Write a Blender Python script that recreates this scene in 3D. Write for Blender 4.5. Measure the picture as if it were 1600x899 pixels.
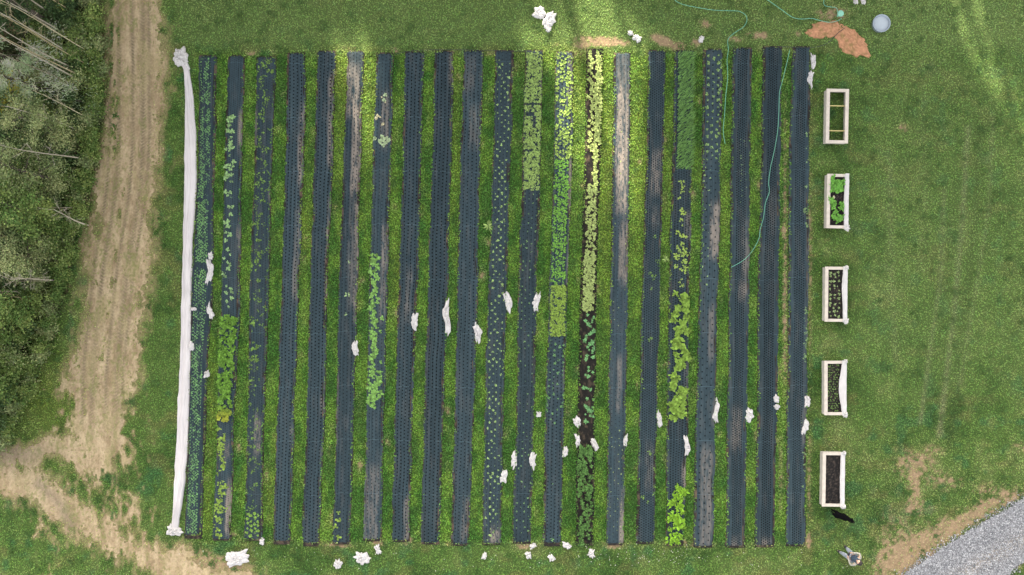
import bpy, math, random
import numpy as np
from mathutils import Vector, Matrix

# ------------------------------------------------------------------ camera, sky, sun, exposure
random.seed(7); RNG = np.random.default_rng(11)
for o in list(bpy.data.objects): bpy.data.objects.remove(o)
SC = bpy.context.scene
COL = SC.collection
H = 34.0            # drone height, metres
S = 35.0            # photo pixels per metre on the ground
cam_d = bpy.data.cameras.new('camera'); cam = bpy.data.objects.new('camera', cam_d); COL.objects.link(cam)
cam_d.sensor_width = 36; cam_d.lens = 36 * H / (1600 / S); cam_d.clip_start = .5; cam_d.clip_end = 3000
cam.location = (0, 0, H); SC.camera = cam

SUN_EL = math.radians(20); LD = Vector((0.24, -0.97, 0)).normalized()   # light travels this way over the ground
world = bpy.data.worlds.new('World'); SC.world = world; world.use_nodes = True
nt = world.node_tree; bg = nt.nodes['Background']
sky = nt.nodes.new('ShaderNodeTexSky'); sky.sky_type = 'NISHITA'; sky.sun_disc = False
sky.sun_elevation = SUN_EL
sky.sun_rotation = math.atan2(-LD.x, -LD.y)
sky.air_density = 1.0; sky.dust_density = 3.0; sky.ozone_density = 1.0
hs = nt.nodes.new('ShaderNodeHueSaturation'); hs.inputs['Saturation'].default_value = .30     # thin cloud greys the blue
nt.links.new(sky.outputs[0], hs.inputs['Color'])
wm = nt.nodes.new('ShaderNodeMix'); wm.data_type = 'RGBA'; wm.blend_type = 'MULTIPLY'; wm.inputs[0].default_value = 1; wm.inputs[7].default_value = (1.06, 1.0, .93, 1)
nt.links.new(hs.outputs[0], wm.inputs[6]); nt.links.new(wm.outputs[2], bg.inputs[0]); bg.inputs[1].default_value = 0.15
sd = bpy.data.lights.new('sun', 'SUN'); sd.energy = 4.4; sd.angle = math.radians(1.3); sd.color = (1, .90, .72)
so = bpy.data.objects.new('sun', sd); COL.objects.link(so); so.location = (-20, 60, 40)
tdir = Vector((LD.x * math.cos(SUN_EL), LD.y * math.cos(SUN_EL), -math.sin(SUN_EL)))
so.rotation_euler = tdir.to_track_quat('-Z', 'Y').to_euler()
SC.view_settings.view_transform = 'Standard'; SC.view_settings.look = 'None'
SC.view_settings.exposure = 2.28; SC.view_settings.gamma = 1.0; SC.view_settings.use_curve_mapping = False

# ------------------------------------------------------------------ helpers
def W(px, py, z=0.0):
    k = (H - z) / H / S
    return ((px - 800) * k, -(py - 449.5) * k, z)
def PX(x, y): return x * S + 800, 449.5 - y * S

def _h(ix, iy, seed):
    n = (ix.astype(np.int64) * 374761393 + iy.astype(np.int64) * 668265263 + seed * 974634777) & 0x7fffffff
    n = ((n ^ (n >> 13)) * 1274126177) & 0x7fffffff
    n = ((n ^ (n >> 11)) * 911382323) & 0x7fffffff
    return ((n ^ (n >> 15)) & 0xffff) / 65535.0
def vn(x, y, seed=0):
    x = np.asarray(x, float); y = np.asarray(y, float)
    ix = np.floor(x); iy = np.floor(y); fx = x - ix; fy = y - iy
    fx = fx * fx * (3 - 2 * fx); fy = fy * fy * (3 - 2 * fy)
    a = _h(ix, iy, seed); b = _h(ix + 1, iy, seed); c = _h(ix, iy + 1, seed); d = _h(ix + 1, iy + 1, seed)
    return (a * (1 - fx) + b * fx) * (1 - fy) + (c * (1 - fx) + d * fx) * fy
def fbm(x, y, seed=0, oct=4):
    s = 0; a = .5; t = 0
    for i in range(oct):
        s = s + a * vn(x * 2 ** i, y * 2 ** i, seed + i * 17); t += a; a *= .55
    return s / t
def sm(e0, e1, v):
    t = np.clip((v - e0) / (e1 - e0), 0, 1); return t * t * (3 - 2 * t)
def mixc(a, b, t):
    return a * (1 - t[..., None]) + b * t[..., None]
def seg_dist(px, py, pts):
    best = np.full(np.shape(px), 1e9)
    for (x0, y0), (x1, y1) in zip(pts[:-1], pts[1:]):
        dx, dy = x1 - x0, y1 - y0
        t = np.clip(((px - x0) * dx + (py - y0) * dy) / (dx * dx + dy * dy), 0, 1)
        best = np.minimum(best, np.hypot(px - x0 - t * dx, py - y0 - t * dy))
    return best
def gs(px, py, cx, cy, sx, sy, ang=0):
    a = math.radians(ang); dx = px - cx; dy = py - cy
    u = dx * math.cos(a) + dy * math.sin(a); v = -dx * math.sin(a) + dy * math.cos(a)
    return np.exp(-.5 * ((u / sx) ** 2 + (v / sy) ** 2))

def mesh_np(name, V, F, mat=None, col=None, smooth=False, uv=None, parent=None, link=True, attr=None):
    V = np.asarray(V, np.float32).reshape(-1, 3); F = np.asarray(F, np.int32)
    me = bpy.data.meshes.new(name)
    me.vertices.add(len(V)); me.vertices.foreach_set('co', V.ravel())
    k = F.shape[1]
    me.loops.add(F.size); me.loops.foreach_set('vertex_index', F.ravel())
    me.polygons.add(len(F)); me.polygons.foreach_set('loop_start', np.arange(0, F.size, k, dtype=np.int32))
    me.polygons.foreach_set('loop_total', np.full(len(F), k, np.int32))
    me.polygons.foreach_set('use_smooth', np.full(len(F), smooth))
    me.update(calc_edges=True)
    if col is not None:
        a = me.color_attributes.new('Col', 'FLOAT_COLOR', 'POINT')
        c = np.ones((len(V), 4), np.float32); c[:, :3] = col; a.data.foreach_set('color', c.ravel())
    if attr:
        for n, v in attr.items():
            a = me.attributes.new(n, 'FLOAT', 'POINT'); a.data.foreach_set('value', np.asarray(v, np.float32).ravel())
    if uv is not None:
        l = me.uv_layers.new(name='UV'); l.data.foreach_set('uv', np.asarray(uv, np.float32)[F.ravel()].ravel())
    if mat: me.materials.append(mat)
    ob = bpy.data.objects.new(name, me)
    if link: COL.objects.link(ob)
    if parent: ob.parent = parent
    return ob
def tag(o, label=None, cat=None, group=None, kind=None):
    if label: o['label'] = label
    if cat: o['category'] = cat
    if group: o['group'] = group
    if kind: o['kind'] = kind
    return o
def empty(name, loc, rz=0):
    o = bpy.data.objects.new(name, None); COL.objects.link(o); o.location = loc; o.rotation_euler = (0, 0, rz)
    o.empty_display_size = .3
    return o

class MB:                      # quad/tri mesh collector
    def __init__(s): s.v = []; s.f = []; s.c = []
    def add(s, v, f, c=None):
        b = len(s.v); s.v += [tuple(p) for p in v]; s.f += [tuple(i + b for i in q) for q in f]
        s.c += [c or (1, 1, 1)] * len(v)
    def box(s, x0, x1, y0, y1, z0, z1, c=None):
        v = [(x0, y0, z0), (x1, y0, z0), (x1, y1, z0), (x0, y1, z0), (x0, y0, z1), (x1, y0, z1), (x1, y1, z1), (x0, y1, z1)]
        s.add(v, [(0, 3, 2, 1), (4, 5, 6, 7), (0, 1, 5, 4), (1, 2, 6, 5), (2, 3, 7, 6), (3, 0, 4, 7)], c)
    def tube(s, pts, rad, n=8, c=None):
        pts = [Vector(p) for p in pts]; rings = []
        if not hasattr(rad, '__len__'): rad = [rad] * len(pts)
        for i, p in enumerate(pts):
            d = (pts[min(i + 1, len(pts) - 1)] - pts[max(i - 1, 0)]).normalized()
            a = d.cross(Vector((0, 0, 1)))
            if a.length < 1e-3: a = d.cross(Vector((1, 0, 0)))
            a.normalize(); b = d.cross(a)
            rings.append([p + (a * math.cos(2 * math.pi * k / n) + b * math.sin(2 * math.pi * k / n)) * rad[i] for k in range(n)])
        v = [q for r in rings for q in r]; f = []
        for i in range(len(pts) - 1):
            for k in range(n):
                f.append((i * n + k, i * n + (k + 1) % n, (i + 1) * n + (k + 1) % n, (i + 1) * n + k))
        f.append(tuple(range(n - 1, -1, -1))); f.append(tuple((len(pts) - 1) * n + k for k in range(n)))
        s.add(v, f, c)
    def lathe(s, prof, n=24, c=None, cx=0, cy=0):
        v = []; f = []
        for (r, z) in prof:
            for k in range(n): v.append((cx + r * math.cos(2 * math.pi * k / n), cy + r * math.sin(2 * math.pi * k / n), z))
        for i in range(len(prof) - 1):
            for k in range(n): f.append((i * n + k, i * n + (k + 1) % n, (i + 1) * n + (k + 1) % n, (i + 1) * n + k))
        f.append(tuple(range(n - 1, -1, -1))); f.append(tuple((len(prof) - 1) * n + k for k in range(n)))
        s.add(v, f, c)
    def build(s, name, mat, parent=None, smooth=False, bevel=0, link=True):
        me = bpy.data.meshes.new(name); me.from_pydata(s.v, [], s.f); me.update()
        a = me.color_attributes.new('Col', 'FLOAT_COLOR', 'POINT')
        c = np.ones((len(s.v), 4), np.float32); c[:, :3] = s.c; a.data.foreach_set('color', c.ravel())
        me.materials.append(mat)
        if smooth: me.polygons.foreach_set('use_smooth', [True] * len(me.polygons))
        o = bpy.data.objects.new(name, me)
        if link: COL.objects.link(o)
        if parent: o.parent = parent
        if bevel:
            m = o.modifiers.new('bevel', 'BEVEL'); m.width = bevel; m.segments = 2
        return o

# ------------------------------------------------------------------ materials
def new_mat(name):
    m = bpy.data.materials.new(name); m.use_nodes = True
    return m, m.node_tree, m.node_tree.nodes['Principled BSDF']
def N(t, typ, **kw):
    n = t.nodes.new(typ)
    for k, v in kw.items(): setattr(n, k, v)
    return n
def math_n(t, op, a, b=None, clamp=False):
    n = t.nodes.new('ShaderNodeMath'); n.operation = op; n.use_clamp = clamp
    for i, v in enumerate((a, b)):
        if v is None: continue
        if isinstance(v, (int, float)): n.inputs[i].default_value = v
        else: t.links.new(v, n.inputs[i])
    return n.outputs[0]
def col_mat(name, rough=.9, var=.25, scale=30, bump=.0, bscale=60, spec=.2, trans=0):
    """colour attribute times fine procedural noise, with bump"""
    m, t, p = new_mat(name)
    a = N(t, 'ShaderNodeAttribute', attribute_name='Col')
    tc = N(t, 'ShaderNodeTexCoord')
    no = N(t, 'ShaderNodeTexNoise'); no.inputs['Scale'].default_value = scale; no.inputs['Detail'].default_value = 5
    t.links.new(tc.outputs['Object'], no.inputs['Vector'])
    mr = N(t, 'ShaderNodeMapRange'); mr.inputs[1].default_value = .3; mr.inputs[2].default_value = .7
    mr.inputs[3].default_value = 1 - var; mr.inputs[4].default_value = 1 + var
    t.links.new(no.outputs['Fac'], mr.inputs[0])
    vm = N(t, 'ShaderNodeVectorMath', operation='SCALE')
    t.links.new(a.outputs['Color'], vm.inputs[0]); t.links.new(mr.outputs[0], vm.inputs['Scale'])
    t.links.new(vm.outputs[0], p.inputs['Base Color'])
    p.inputs['Roughness'].default_value = rough; p.inputs['Specular IOR Level'].default_value = spec
    if bump:
        n2 = N(t, 'ShaderNodeTexNoise'); n2.inputs['Scale'].default_value = bscale; n2.inputs['Detail'].default_value = 6
        t.links.new(tc.outputs['Object'], n2.inputs['Vector'])
        b = N(t, 'ShaderNodeBump'); b.inputs['Strength'].default_value = bump; b.inputs['Distance'].default_value = .03
        t.links.new(n2.outputs['Fac'], b.inputs['Height']); t.links.new(b.outputs[0], p.inputs['Normal'])
    return m
def plain(name, c, rough=.8, var=.15, scale=12, bump=.2, bscale=40, spec=.3, metal=0):
    m, t, p = new_mat(name)
    tc = N(t, 'ShaderNodeTexCoord')
    no = N(t, 'ShaderNodeTexNoise'); no.inputs['Scale'].default_value = scale; no.inputs['Detail'].default_value = 6
    t.links.new(tc.outputs['Object'], no.inputs['Vector'])
    r = N(t, 'ShaderNodeValToRGB'); r.color_ramp.elements[0].position = .3; r.color_ramp.elements[1].position = .7
    r.color_ramp.elements[0].color = tuple(x * (1 - var) for x in c) + (1,); r.color_ramp.elements[1].color = tuple(min(1, x * (1 + var)) for x in c) + (1,)
    t.links.new(no.outputs['Fac'], r.inputs[0]); t.links.new(r.outputs[0], p.inputs['Base Color'])
    p.inputs['Roughness'].default_value = rough; p.inputs['Specular IOR Level'].default_value = spec; p.inputs['Metallic'].default_value = metal
    n2 = N(t, 'ShaderNodeTexNoise'); n2.inputs['Scale'].default_value = bscale; n2.inputs['Detail'].default_value = 4
    t.links.new(tc.outputs['Object'], n2.inputs['Vector'])
    b = N(t, 'ShaderNodeBump'); b.inputs['Strength'].default_value = bump; b.inputs['Distance'].default_value = .02
    t.links.new(n2.outputs['Fac'], b.inputs['Height']); t.links.new(b.outputs[0], p.inputs['Normal'])
    return m
def leaf_mat(name):
    m = col_mat(name, rough=.65, var=.18, scale=9, spec=.25)
    t = m.node_tree; p = t.nodes['Principled BSDF']; out = t.nodes['Material Output']
    tr = N(t, 'ShaderNodeBsdfTranslucent'); ad = N(t, 'ShaderNodeMixShader'); ad.inputs[0].default_value = .35
    t.links.new(p.inputs['Base Color'].links[0].from_socket, tr.inputs['Color'])
    t.links.new(p.outputs[0], ad.inputs[1]); t.links.new(tr.outputs[0], ad.inputs[2]); t.links.new(ad.outputs[0], out.inputs['Surface'])
    return m
M_ground = col_mat('ground', .95, .22, 14, .6, 30)
M_grass = leaf_mat('grass')
M_leaf = leaf_mat('leaf')
M_dirt = col_mat('dirt', .95, .13, 10, .7, 25)
M_gravel = col_mat('gravel', .9, .2, 40, .6, 60)
M_soil = col_mat('soil', .95, .35, 25, .9, 35)
M_bark = col_mat('bark', .9, .2, 20, .5, 40)
M_cloth = plain('white_cloth', (.50, .485, .48), .85, .09, 4, .4, 20, .1)
M_cloth2 = plain('sheet_cloth', (.52, .495, .495), .85, .08, 1.3, .3, 14, .1)
M_wood = plain('pine_board', (.50, .45, .39), .7, .10, 5, .15, 30)
M_woodgrey = plain('weathered_board', (.42, .39, .35), .75, .12, 5, .15, 30)
M_liner = plain('dark_liner', (.03, .035, .04), .6, .2, 10)
M_hose = plain('green_hose', (.13, .36, .26), .45, .12, 8, .05)
M_cable = plain('dark_cable', (.03, .035, .035), .5)
M_tubw = plain('tub_plastic', (.36, .41, .45), .4, .05, 4, .05)
M_tubr = plain('tub_rim', (.26, .31, .36), .5, .1, 4, .05)
M_potm = plain('black_pot', (.018, .018, .02), .5)
M_cap = plain('green_cap', (.20, .45, .34), .5, .08, 6, .05)
M_metal = plain('brass', (.25, .22, .16), .4, metal=.8)

# ------------------------------------------------------------------ the beds' plan (photo pixels on the ground): y, left, right
BEDS = [
 [(88,311,339),(285,309,335),(445,300,332),(560,297,326),(674,295,321),(836,288,315)],
 [(88,356,383),(285,351,377),(480,345,375),(674,339,365),(842,333,362)],
 [(90,402,431),(285,397,424),(480,390,419),(674,387,412),(842,381,409)],
 [(84,449,478),(285,446,474),(480,439,465),(674,433,459),(845,427,454)],
 [(81,496,524),(285,490,519),(480,484,510),(674,479,506),(848,472,499)],
 [(81,543,569),(285,536,562),(480,529,558),(674,525,552),(848,520,547)],
 [(84,588,615),(285,582,610),(480,576,605),(674,572,599),(843,568,596)],
 [(82,633,662),(285,629,658),(480,622,651),(674,616,644),(844,612,639)],
 [(81,680,709),(285,674,704),(480,668,699),(674,662,691),(848,658,687)],
 [(80,726,755),(285,719,749),(480,714,746),(674,710,739),(850,704,733)],
 [(80,774,802),(285,769,797),(480,762,791),(674,757,786),(849,754,782)],
 [(80,821,848),(225,817,845),(445,811,839),(665,807,834),(847,800,829)],
 [(82,869,896),(225,866,894),(445,859,887),(665,852,881),(848,849,876)],
 [(79,917,942),(225,915,939),(445,907,932),(665,902,929),(850,900,926)],
 [(84,960,985),(225,958,984),(445,954,981),(665,950,977),(849,948,975)],
 [(80,1014,1039),(225,1011,1037),(445,1004,1031),(665,999,1026),(847,994,1022)],
 [(80,1054,1084),(225,1052,1082),(445,1045,1077),(665,1042,1075),(850,1041,1068)],
 [(78,1100,1129),(225,1097,1127),(445,1094,1122),(665,1087,1117),(853,1084,1114)],
 [(76,1145,1175),(225,1143,1172),(445,1140,1170),(665,1136,1166),(853,1134,1164)],
 [(74,1193,1222),(225,1190,1220),(445,1185,1217),(665,1184,1214),(852,1179,1209)],
 [(74,1239,1266),(225,1234,1264),(445,1232,1263),(665,1229,1260),(851,1229,1258)],
]
def bed_lr(i, py):
    b = np.array(BEDS[i], float)
    wob = (vn(np.asarray(py) / 37., i * 9.1, 5) - .5) * 2.4 + (vn(np.asarray(py) / 11., i * 5.1, 6) - .5) * 1.2
    return np.interp(py, b[:, 0], b[:, 1]) + wob, np.interp(py, b[:, 0], b[:, 2]) + (vn(np.asarray(py) / 33., i * 3.3, 8) - .5) * 2.6 + (vn(np.asarray(py) / 9., i * 3.3, 9) - .5) * 1.2
BED_H = 0.09
def bed_u(px, py, i):
    l, r = bed_lr(i, py); return (px - l) / (r - l)
def in_beds(px, py, pad=0):
    m = np.zeros(px.shape, bool)
    for i, b in enumerate(BEDS):
        l, r = bed_lr(i, py)
        m |= (px > l - pad) & (px < r + pad) & (py > b[0][0] - pad) & (py < b[-1][0] + pad)
    return m
def prof(u): return BED_H * np.clip(1 - np.abs(2 * u - 1) ** 4, 0, 1)
def bp(i, u, py, dz=0.0):
    """world point on top of bed i at cross position u and photo row py"""
    l, r = bed_lr(i, py); px = l + (r - l) * u
    z = float(prof(np.array(u))) + .012
    x, y, _ = W(px, py, 0)
    return Vector((float(x), float(y), z + dz))

# ------------------------------------------------------------------ ground fields
TRACK = [(200,-80),(205,0),(209,100),(205,200),(197,300),(185,400),(175,500),(162,590),(158,680)]
TW = [(-80,44),(0,42),(100,46),(200,46),(300,48),(400,50),(500,50),(590,50),(650,50),(700,56)]
BAND = [(-90,730),(0,742),(70,765),(120,808),(180,848),(260,884),(400,925),(520,990)]
def track_mask(px, py):
    n = fbm(px / 26., py / 40., 31) - .5; n2 = fbm(px / 7., py / 14., 35) - .5
    cx = np.interp(py, [p[1] for p in TRACK], [p[0] for p in TRACK]); hw = np.interp(py, [a for a, _ in TW], [b for _, b in TW])
    d1 = (np.abs(px - cx) - hw) / 20 + n * 2.1 + n2 * 1.5
    # green tongues down the middle, and the worn fan at its foot
    d1 = d1 + 1.5 * sm(540, 700, py) * (fbm(px / 8., py / 15., 44) * 3.8 - 1.4) + sm(700, 790, py) * 3
    d1 = d1 + 2.6 * (gs(px, py, 180, 120, 7, 130) + .8 * gs(px, py, 190, 330, 5, 120, 4) + .8 * gs(px, py, 165, 520, 5, 90, 6)) * sm(.42, .62, fbm(px / 6, py / 16, 48))
    d2 = (seg_dist(px, py, BAND) - 22) / 18 + n * 2.6 + n2 * 2.4
    d3 = (seg_dist(px, py, [(110, 690), (40, 712), (-60, 735)]) - 15) / 18 + n * 2.6 + n2 * 1.6
    d4 = (seg_dist(px, py, [(120, 640), (150, 760), (210, 840)]) - 26) / 22 + n * 4.4 + n2 * 6.5 + .50
    d5 = (seg_dist(px, py, [(60, 812), (90, 860), (80, 899)]) - 4) / 12 + n * 5 + n2 * 5 + .8
    d6 = (seg_dist(px, py, [(240, 882), (300, 868), (345, 885)]) - 6) / 14 + n * 4 + n2 * 2
    d = np.minimum.reduce([d1, d2, d3, d4, d5, d6])
    return -d          # >0 inside
GR_LINE = [(1640, 758), (1600, 778), (1545, 810), (1500, 838), (1455, 868), (1412, 897), (1370, 930), (1250, 1020)]
def gravel_sd(px, py):
    """signed px distance, >0 on the gravel"""
    xs = [p[0] for p in GR_LINE][::-1]; ys = [p[1] for p in GR_LINE][::-1]
    top = np.interp(px, xs, ys) + (fbm(px / 9., py / 9., 71) - .5) * 10
    low = np.interp(px, [1480, 1600, 1700], [975, 878, 805]) + (fbm(px / 9., py / 9., 72) - .5) * 14
    return np.minimum(py - top, low - py) * .8
def dry_mask(px, py):
    n = fbm(px / 28., py / 28., 91); n2 = fbm(px / 8., py / 8., 92)
    z = np.zeros(px.shape)
    def sp(cx, cy, sx, sy, a=0, k=1.): return k * gs(px, py, cx, cy, sx, sy, a)
    for a in [(1440,712,26,10,-20,.55),(1432,730,24,14,0,.4),(1480,752,16,9,0,.55),(1430,760,9,16,0,.5),(1430,794,10,9,0,.5),(1500,820,60,11,-30,.58),(1560,786,55,8,-27,.6),
              (1410,870,46,16,-35,.55),(1395,850,22,30,0,.5),(1545,765,24,14,0,.4),(1600,700,16,9,0,.6),(1420,770,75,62,0,.22),(1590,870,20,14,0,.8),
              (1415,888,30,14,-20,.45),(1455,845,40,12,-33,.45)]: z = z + sp(*a)
    for a in [(935,64,17,5,0,1.5),(958,66,17,4,4,1.6),(1042,67,16,5,20,1.5),(1028,60,7,3,10,.9),(1062,72,9,4,0,.9),(1088,66,5,5,0,.9),(1102,38,7,5,0,.9),(1186,55,14,4,0,1.3),(1150,62,12,3,10,.9),
              (1248,52,4,4,0,.7),(1300,20,20,10,0,.8),(1412,200,5,5,0,.9),(905,75,10,14,0,.6),(872,70,9,4,0,.3),(395,84,7,4,0,.8),(427,83,4,4,0,.7),(617,78,5,4,0,.9),
              (548,75,20,3,0,.5),(760,84,12,3,0,.5),(690,78,30,2,0,.35),(960,852,12,4,0,1.2),(1100,853,12,3,0,.9),(1060,848,16,5,0,.8),(820,853,12,5,0,.9),(530,852,16,3,0,1.1),(700,850,10,2,0,.4),
              (1263,845,5,7,0,1.),(1264,760,3,70,0,.45),(1266,420,2.5,160,0,.55),(1227,330,2.5,160,0,.6),(1226,500,3,90,0,.55),(1220,740,3,50,0,.45),(1152,853,9,2,0,.9),(1196,853,9,2,0,1.1),
              (300,870,46,14,14,.8),(340,888,40,10,0,.7),(175,500,100,8,90,.3),(255,90,6,50,0,.4),(250,200,6,60,0,.35),(590,848,8,4,0,1.),(636,845,6,6,0,.9),(445,846,10,3,0,.8)]: z = z + sp(*a)
    # bare spots in the strips between the beds
    for i in range(20):
        rs = np.random.default_rng(500 + i)
        for k in range(5):
            cy = rs.uniform(100, 840); b0 = np.interp(cy, [q[0] for q in BEDS[i]], [q[2] for q in BEDS[i]]); b1 = np.interp(cy, [q[0] for q in BEDS[i + 1]], [q[1] for q in BEDS[i + 1]])
            z = z + gs(px, py, rs.uniform(b0, b1), cy, rs.uniform(2, 5), rs.uniform(3, 9), 0) * rs.uniform(.2, .6)
    return z * (.15 + 1.1 * n2 + .9 * sm(.4, .65, fbm(px / 4., py / 4., 93))) + .25 * sm(.62, .8, n)
def grass_rgb(px, py):
    a = fbm(px / 60., py / 60., 1); b = fbm(px / 17., py / 17., 2); c = fbm(px / 5., py / 5., 3, 3); e = fbm(px / 30., py / 90., 4)
    dk = np.array([.046, .100, .020]); md = np.array([.088, .154, .034]); lt = np.array([.155, .205, .064])
    v = .5 + 1.25 * (.48 * a + .34 * b + .18 * c - .5)
    col = mixc(np.broadcast_to(dk, px.shape + (3,)), md, sm(.28, .52, v)); col = mixc(col, lt, sm(.5, .78, v))
    # cooler clover patches
    col = mixc(col, np.array([.040, .125, .044]), .6 * sm(.60, .75, fbm(px / 22., py / 22., 6)))
    col = mixc(col, np.array([.155, .155, .055]), .45 * sm(.58, .75, fbm(px / 35., py / 25., 8)))
    # strips between the beds grow brighter and yellower
    strip = sm(300, 315, px) * (1 - sm(1258, 1268, px)) * sm(78, 92, py) * (1 - sm(842, 850, py))
    yg = np.array([.090, .178, .022]); gg = np.array([.032, .098, .014])
    sc = mixc(np.broadcast_to(gg, px.shape + (3,)), yg, sm(.40, .63, .55 * fbm(px / 14., py / 34., 12) + .45 * b))
    col = mixc(col, sc, strip * .8)
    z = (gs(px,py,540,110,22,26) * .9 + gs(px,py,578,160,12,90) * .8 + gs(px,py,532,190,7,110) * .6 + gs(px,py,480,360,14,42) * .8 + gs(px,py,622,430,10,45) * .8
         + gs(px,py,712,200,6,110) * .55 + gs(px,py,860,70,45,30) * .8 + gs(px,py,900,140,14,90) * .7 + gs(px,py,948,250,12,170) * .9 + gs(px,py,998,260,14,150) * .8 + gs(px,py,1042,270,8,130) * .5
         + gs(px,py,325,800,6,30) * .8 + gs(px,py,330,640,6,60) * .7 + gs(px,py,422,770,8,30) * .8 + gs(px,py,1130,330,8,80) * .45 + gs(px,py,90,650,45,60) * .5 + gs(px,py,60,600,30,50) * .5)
    col = mixc(col, np.array([.18, .22, .035]), np.clip(z, 0, 1) * (.2 + .5 * c))  # yellower grass zones, with patches of sunlight painted into their colour
    # wheel lines in the lawn at the right
    for pts, w, k in [([(1512,200),(1505,330),(1492,480),(1468,680)], 5, .8), ([(1552,180),(1545,330),(1520,480),(1500,600)], 4, .45), ([(1475,300),(1470,430),(1452,560),(1438,660)], 4, .65), ([(1390,250),(1392,400),(1400,560)], 6, .4), ([(1440,150),(1446,300),(1440,420)], 8, .2)]:
        d = seg_dist(px, py, pts); col = mixc(col, np.array([.17, .19, .09]), k * np.exp(-(d / w) ** 2) * (.5 + c))
    for pts, w, k in [([(1532,200),(1525,330),(1508,480),(1484,690)], 8, .6), ([(1488,300),(1482,430),(1462,560),(1450,640)], 6, .3)]:
        d = seg_dist(px, py, pts); col = mixc(col, np.array([.045, .080, .020]), k * np.exp(-(d / w) ** 2))
    # top and right lawn are a little dustier
    col = mixc(col, np.array([.125, .190, .055]), .45 * sm(1270, 1400, px) * (1 - sm(520, 700, py)) + .75 * (1 - sm(60, 90, py)) * sm(240, 300, px))
    return col
DIRT = np.array([.30, .235, .155])
def dirt_rgb(px, py):
    a = fbm(px / 20., py / 40., 51); b = fbm(px / 3.5, py / 6., 52); c = fbm(px / 9., py / 60., 53)
    col = mixc(np.broadcast_to(np.array([.225, .165, .095]), px.shape + (3,)), np.array([.43, .34, .215]), sm(.25, .75, .3 * a + .4 * b + .3 * c))
    cx = np.interp(py, [p[1] for p in TRACK], [p[0] for p in TRACK]); t = px - cx
    up = 1 - sm(620, 700, py)
    for q, w in ((-20, 4), (2, 3), (18, 5), (28, 3), (-34, 3)):
        g = np.exp(-((t - q + 3 * np.sin(py / 60.)) / w) ** 2) * up
        tr = .5 + .5 * np.sin(py * 1.25 + np.abs(t - q) * .9)
        col = mixc(col, np.array([.17, .135, .085]), g * (.40 + .75 * tr) * (.4 + a))
    gr = sm(.56, .74, .6 * fbm(px / 10., py / 38., 55) + .4 * b)
    col = mixc(col, np.array([.15, .16, .055]), gr * .75)
    col = mixc(col, np.array([.30, .25, .13]), .5 * sm(.5, .7, fbm(px / 14., py / 30., 57)))
    col = mixc(col, np.array([.15, .165, .05]), .55 * sm(.56, .72, vn(px / 2.3, py / 3.1, 58) * .5 + .5 * fbm(px / 16., py / 30., 59)))
    dd = seg_dist(px, py, [(60,755),(95,790),(110,822)]); col = mixc(col, np.array([.17,.135,.10]), .5 * np.exp(-(dd / 9) ** 2))
    dk = gs(px, py, 10, 705, 45, 18, 8); col = mixc(col, np.array([.17,.135,.10]), .6 * dk)
    return col
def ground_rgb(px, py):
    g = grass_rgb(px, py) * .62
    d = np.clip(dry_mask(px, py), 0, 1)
    c = mixc(g, mixc(np.broadcast_to(np.array([.17, .125, .07]), px.shape + (3,)), np.array([.33, .235, .145]), fbm(px / 3., py / 3., 94)), sm(.3, 1.0, d))
    t = track_mask(px, py); c = mixc(c, np.array([.24, .20, .10]), .75 * sm(-1.1, 0., t) * sm(.3, .6, fbm(px / 5., py / 8., 36) + .25 * sm(-.6, 0, t)))
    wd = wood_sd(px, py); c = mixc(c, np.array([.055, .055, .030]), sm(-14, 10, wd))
    return c
WOOD = [(-200, 140), (-60, 142), (0, 146), (60, 158), (130, 158), (200, 152), (260, 143), (330, 128), (400, 108), (470, 92), (540, 74), (600, 50), (660, 20), (710, -15), (800, -140), (1200, -400)]
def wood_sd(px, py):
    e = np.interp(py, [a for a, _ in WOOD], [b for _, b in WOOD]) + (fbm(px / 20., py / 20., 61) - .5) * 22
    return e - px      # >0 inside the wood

# ------------------------------------------------------------------ ground sheet
step = .07
def axis(lo, hi, far):
    core = np.arange(lo, hi + step / 2, step); out = []; d = step; p = 0
    while p < far: d *= 1.35; p += d; out.append(p)
    out = np.array(out); return np.concatenate([lo - out[::-1], core, hi + out])
gx = axis(-25, 25, 500); gy = axis(-15, 15, 500)
X, Y = np.meshgrid(gx, gy); P, Q = PX(X, Y)
Zg = (fbm(P / 150., Q / 150., 201) - .5) * .05 + (fbm(P / 12., Q / 12., 202) - .5) * .02
Zg = np.where((np.abs(X) > 26) | (np.abs(Y) > 16), 0, Zg) - .02
Zg[in_beds(P, Q, 3)] = -.02
nx, ny = len(gx), len(gy); idx = np.arange(nx * ny).reshape(ny, nx)
Fg = np.stack([idx[:-1, :-1], idx[:-1, 1:], idx[1:, 1:], idx[1:, :-1]], -1).reshape(-1, 4)
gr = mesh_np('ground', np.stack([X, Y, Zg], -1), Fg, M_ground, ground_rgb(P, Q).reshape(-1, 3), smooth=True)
tag(gr, kind='structure')
def zground(x, y):
    p, q = PX(x, y)
    return np.where(in_beds(p, q, 3), -.02, (fbm(p / 150., q / 150., 201) - .5) * .05 + (fbm(p / 12., q / 12., 202) - .5) * .02 - .02)

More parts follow.
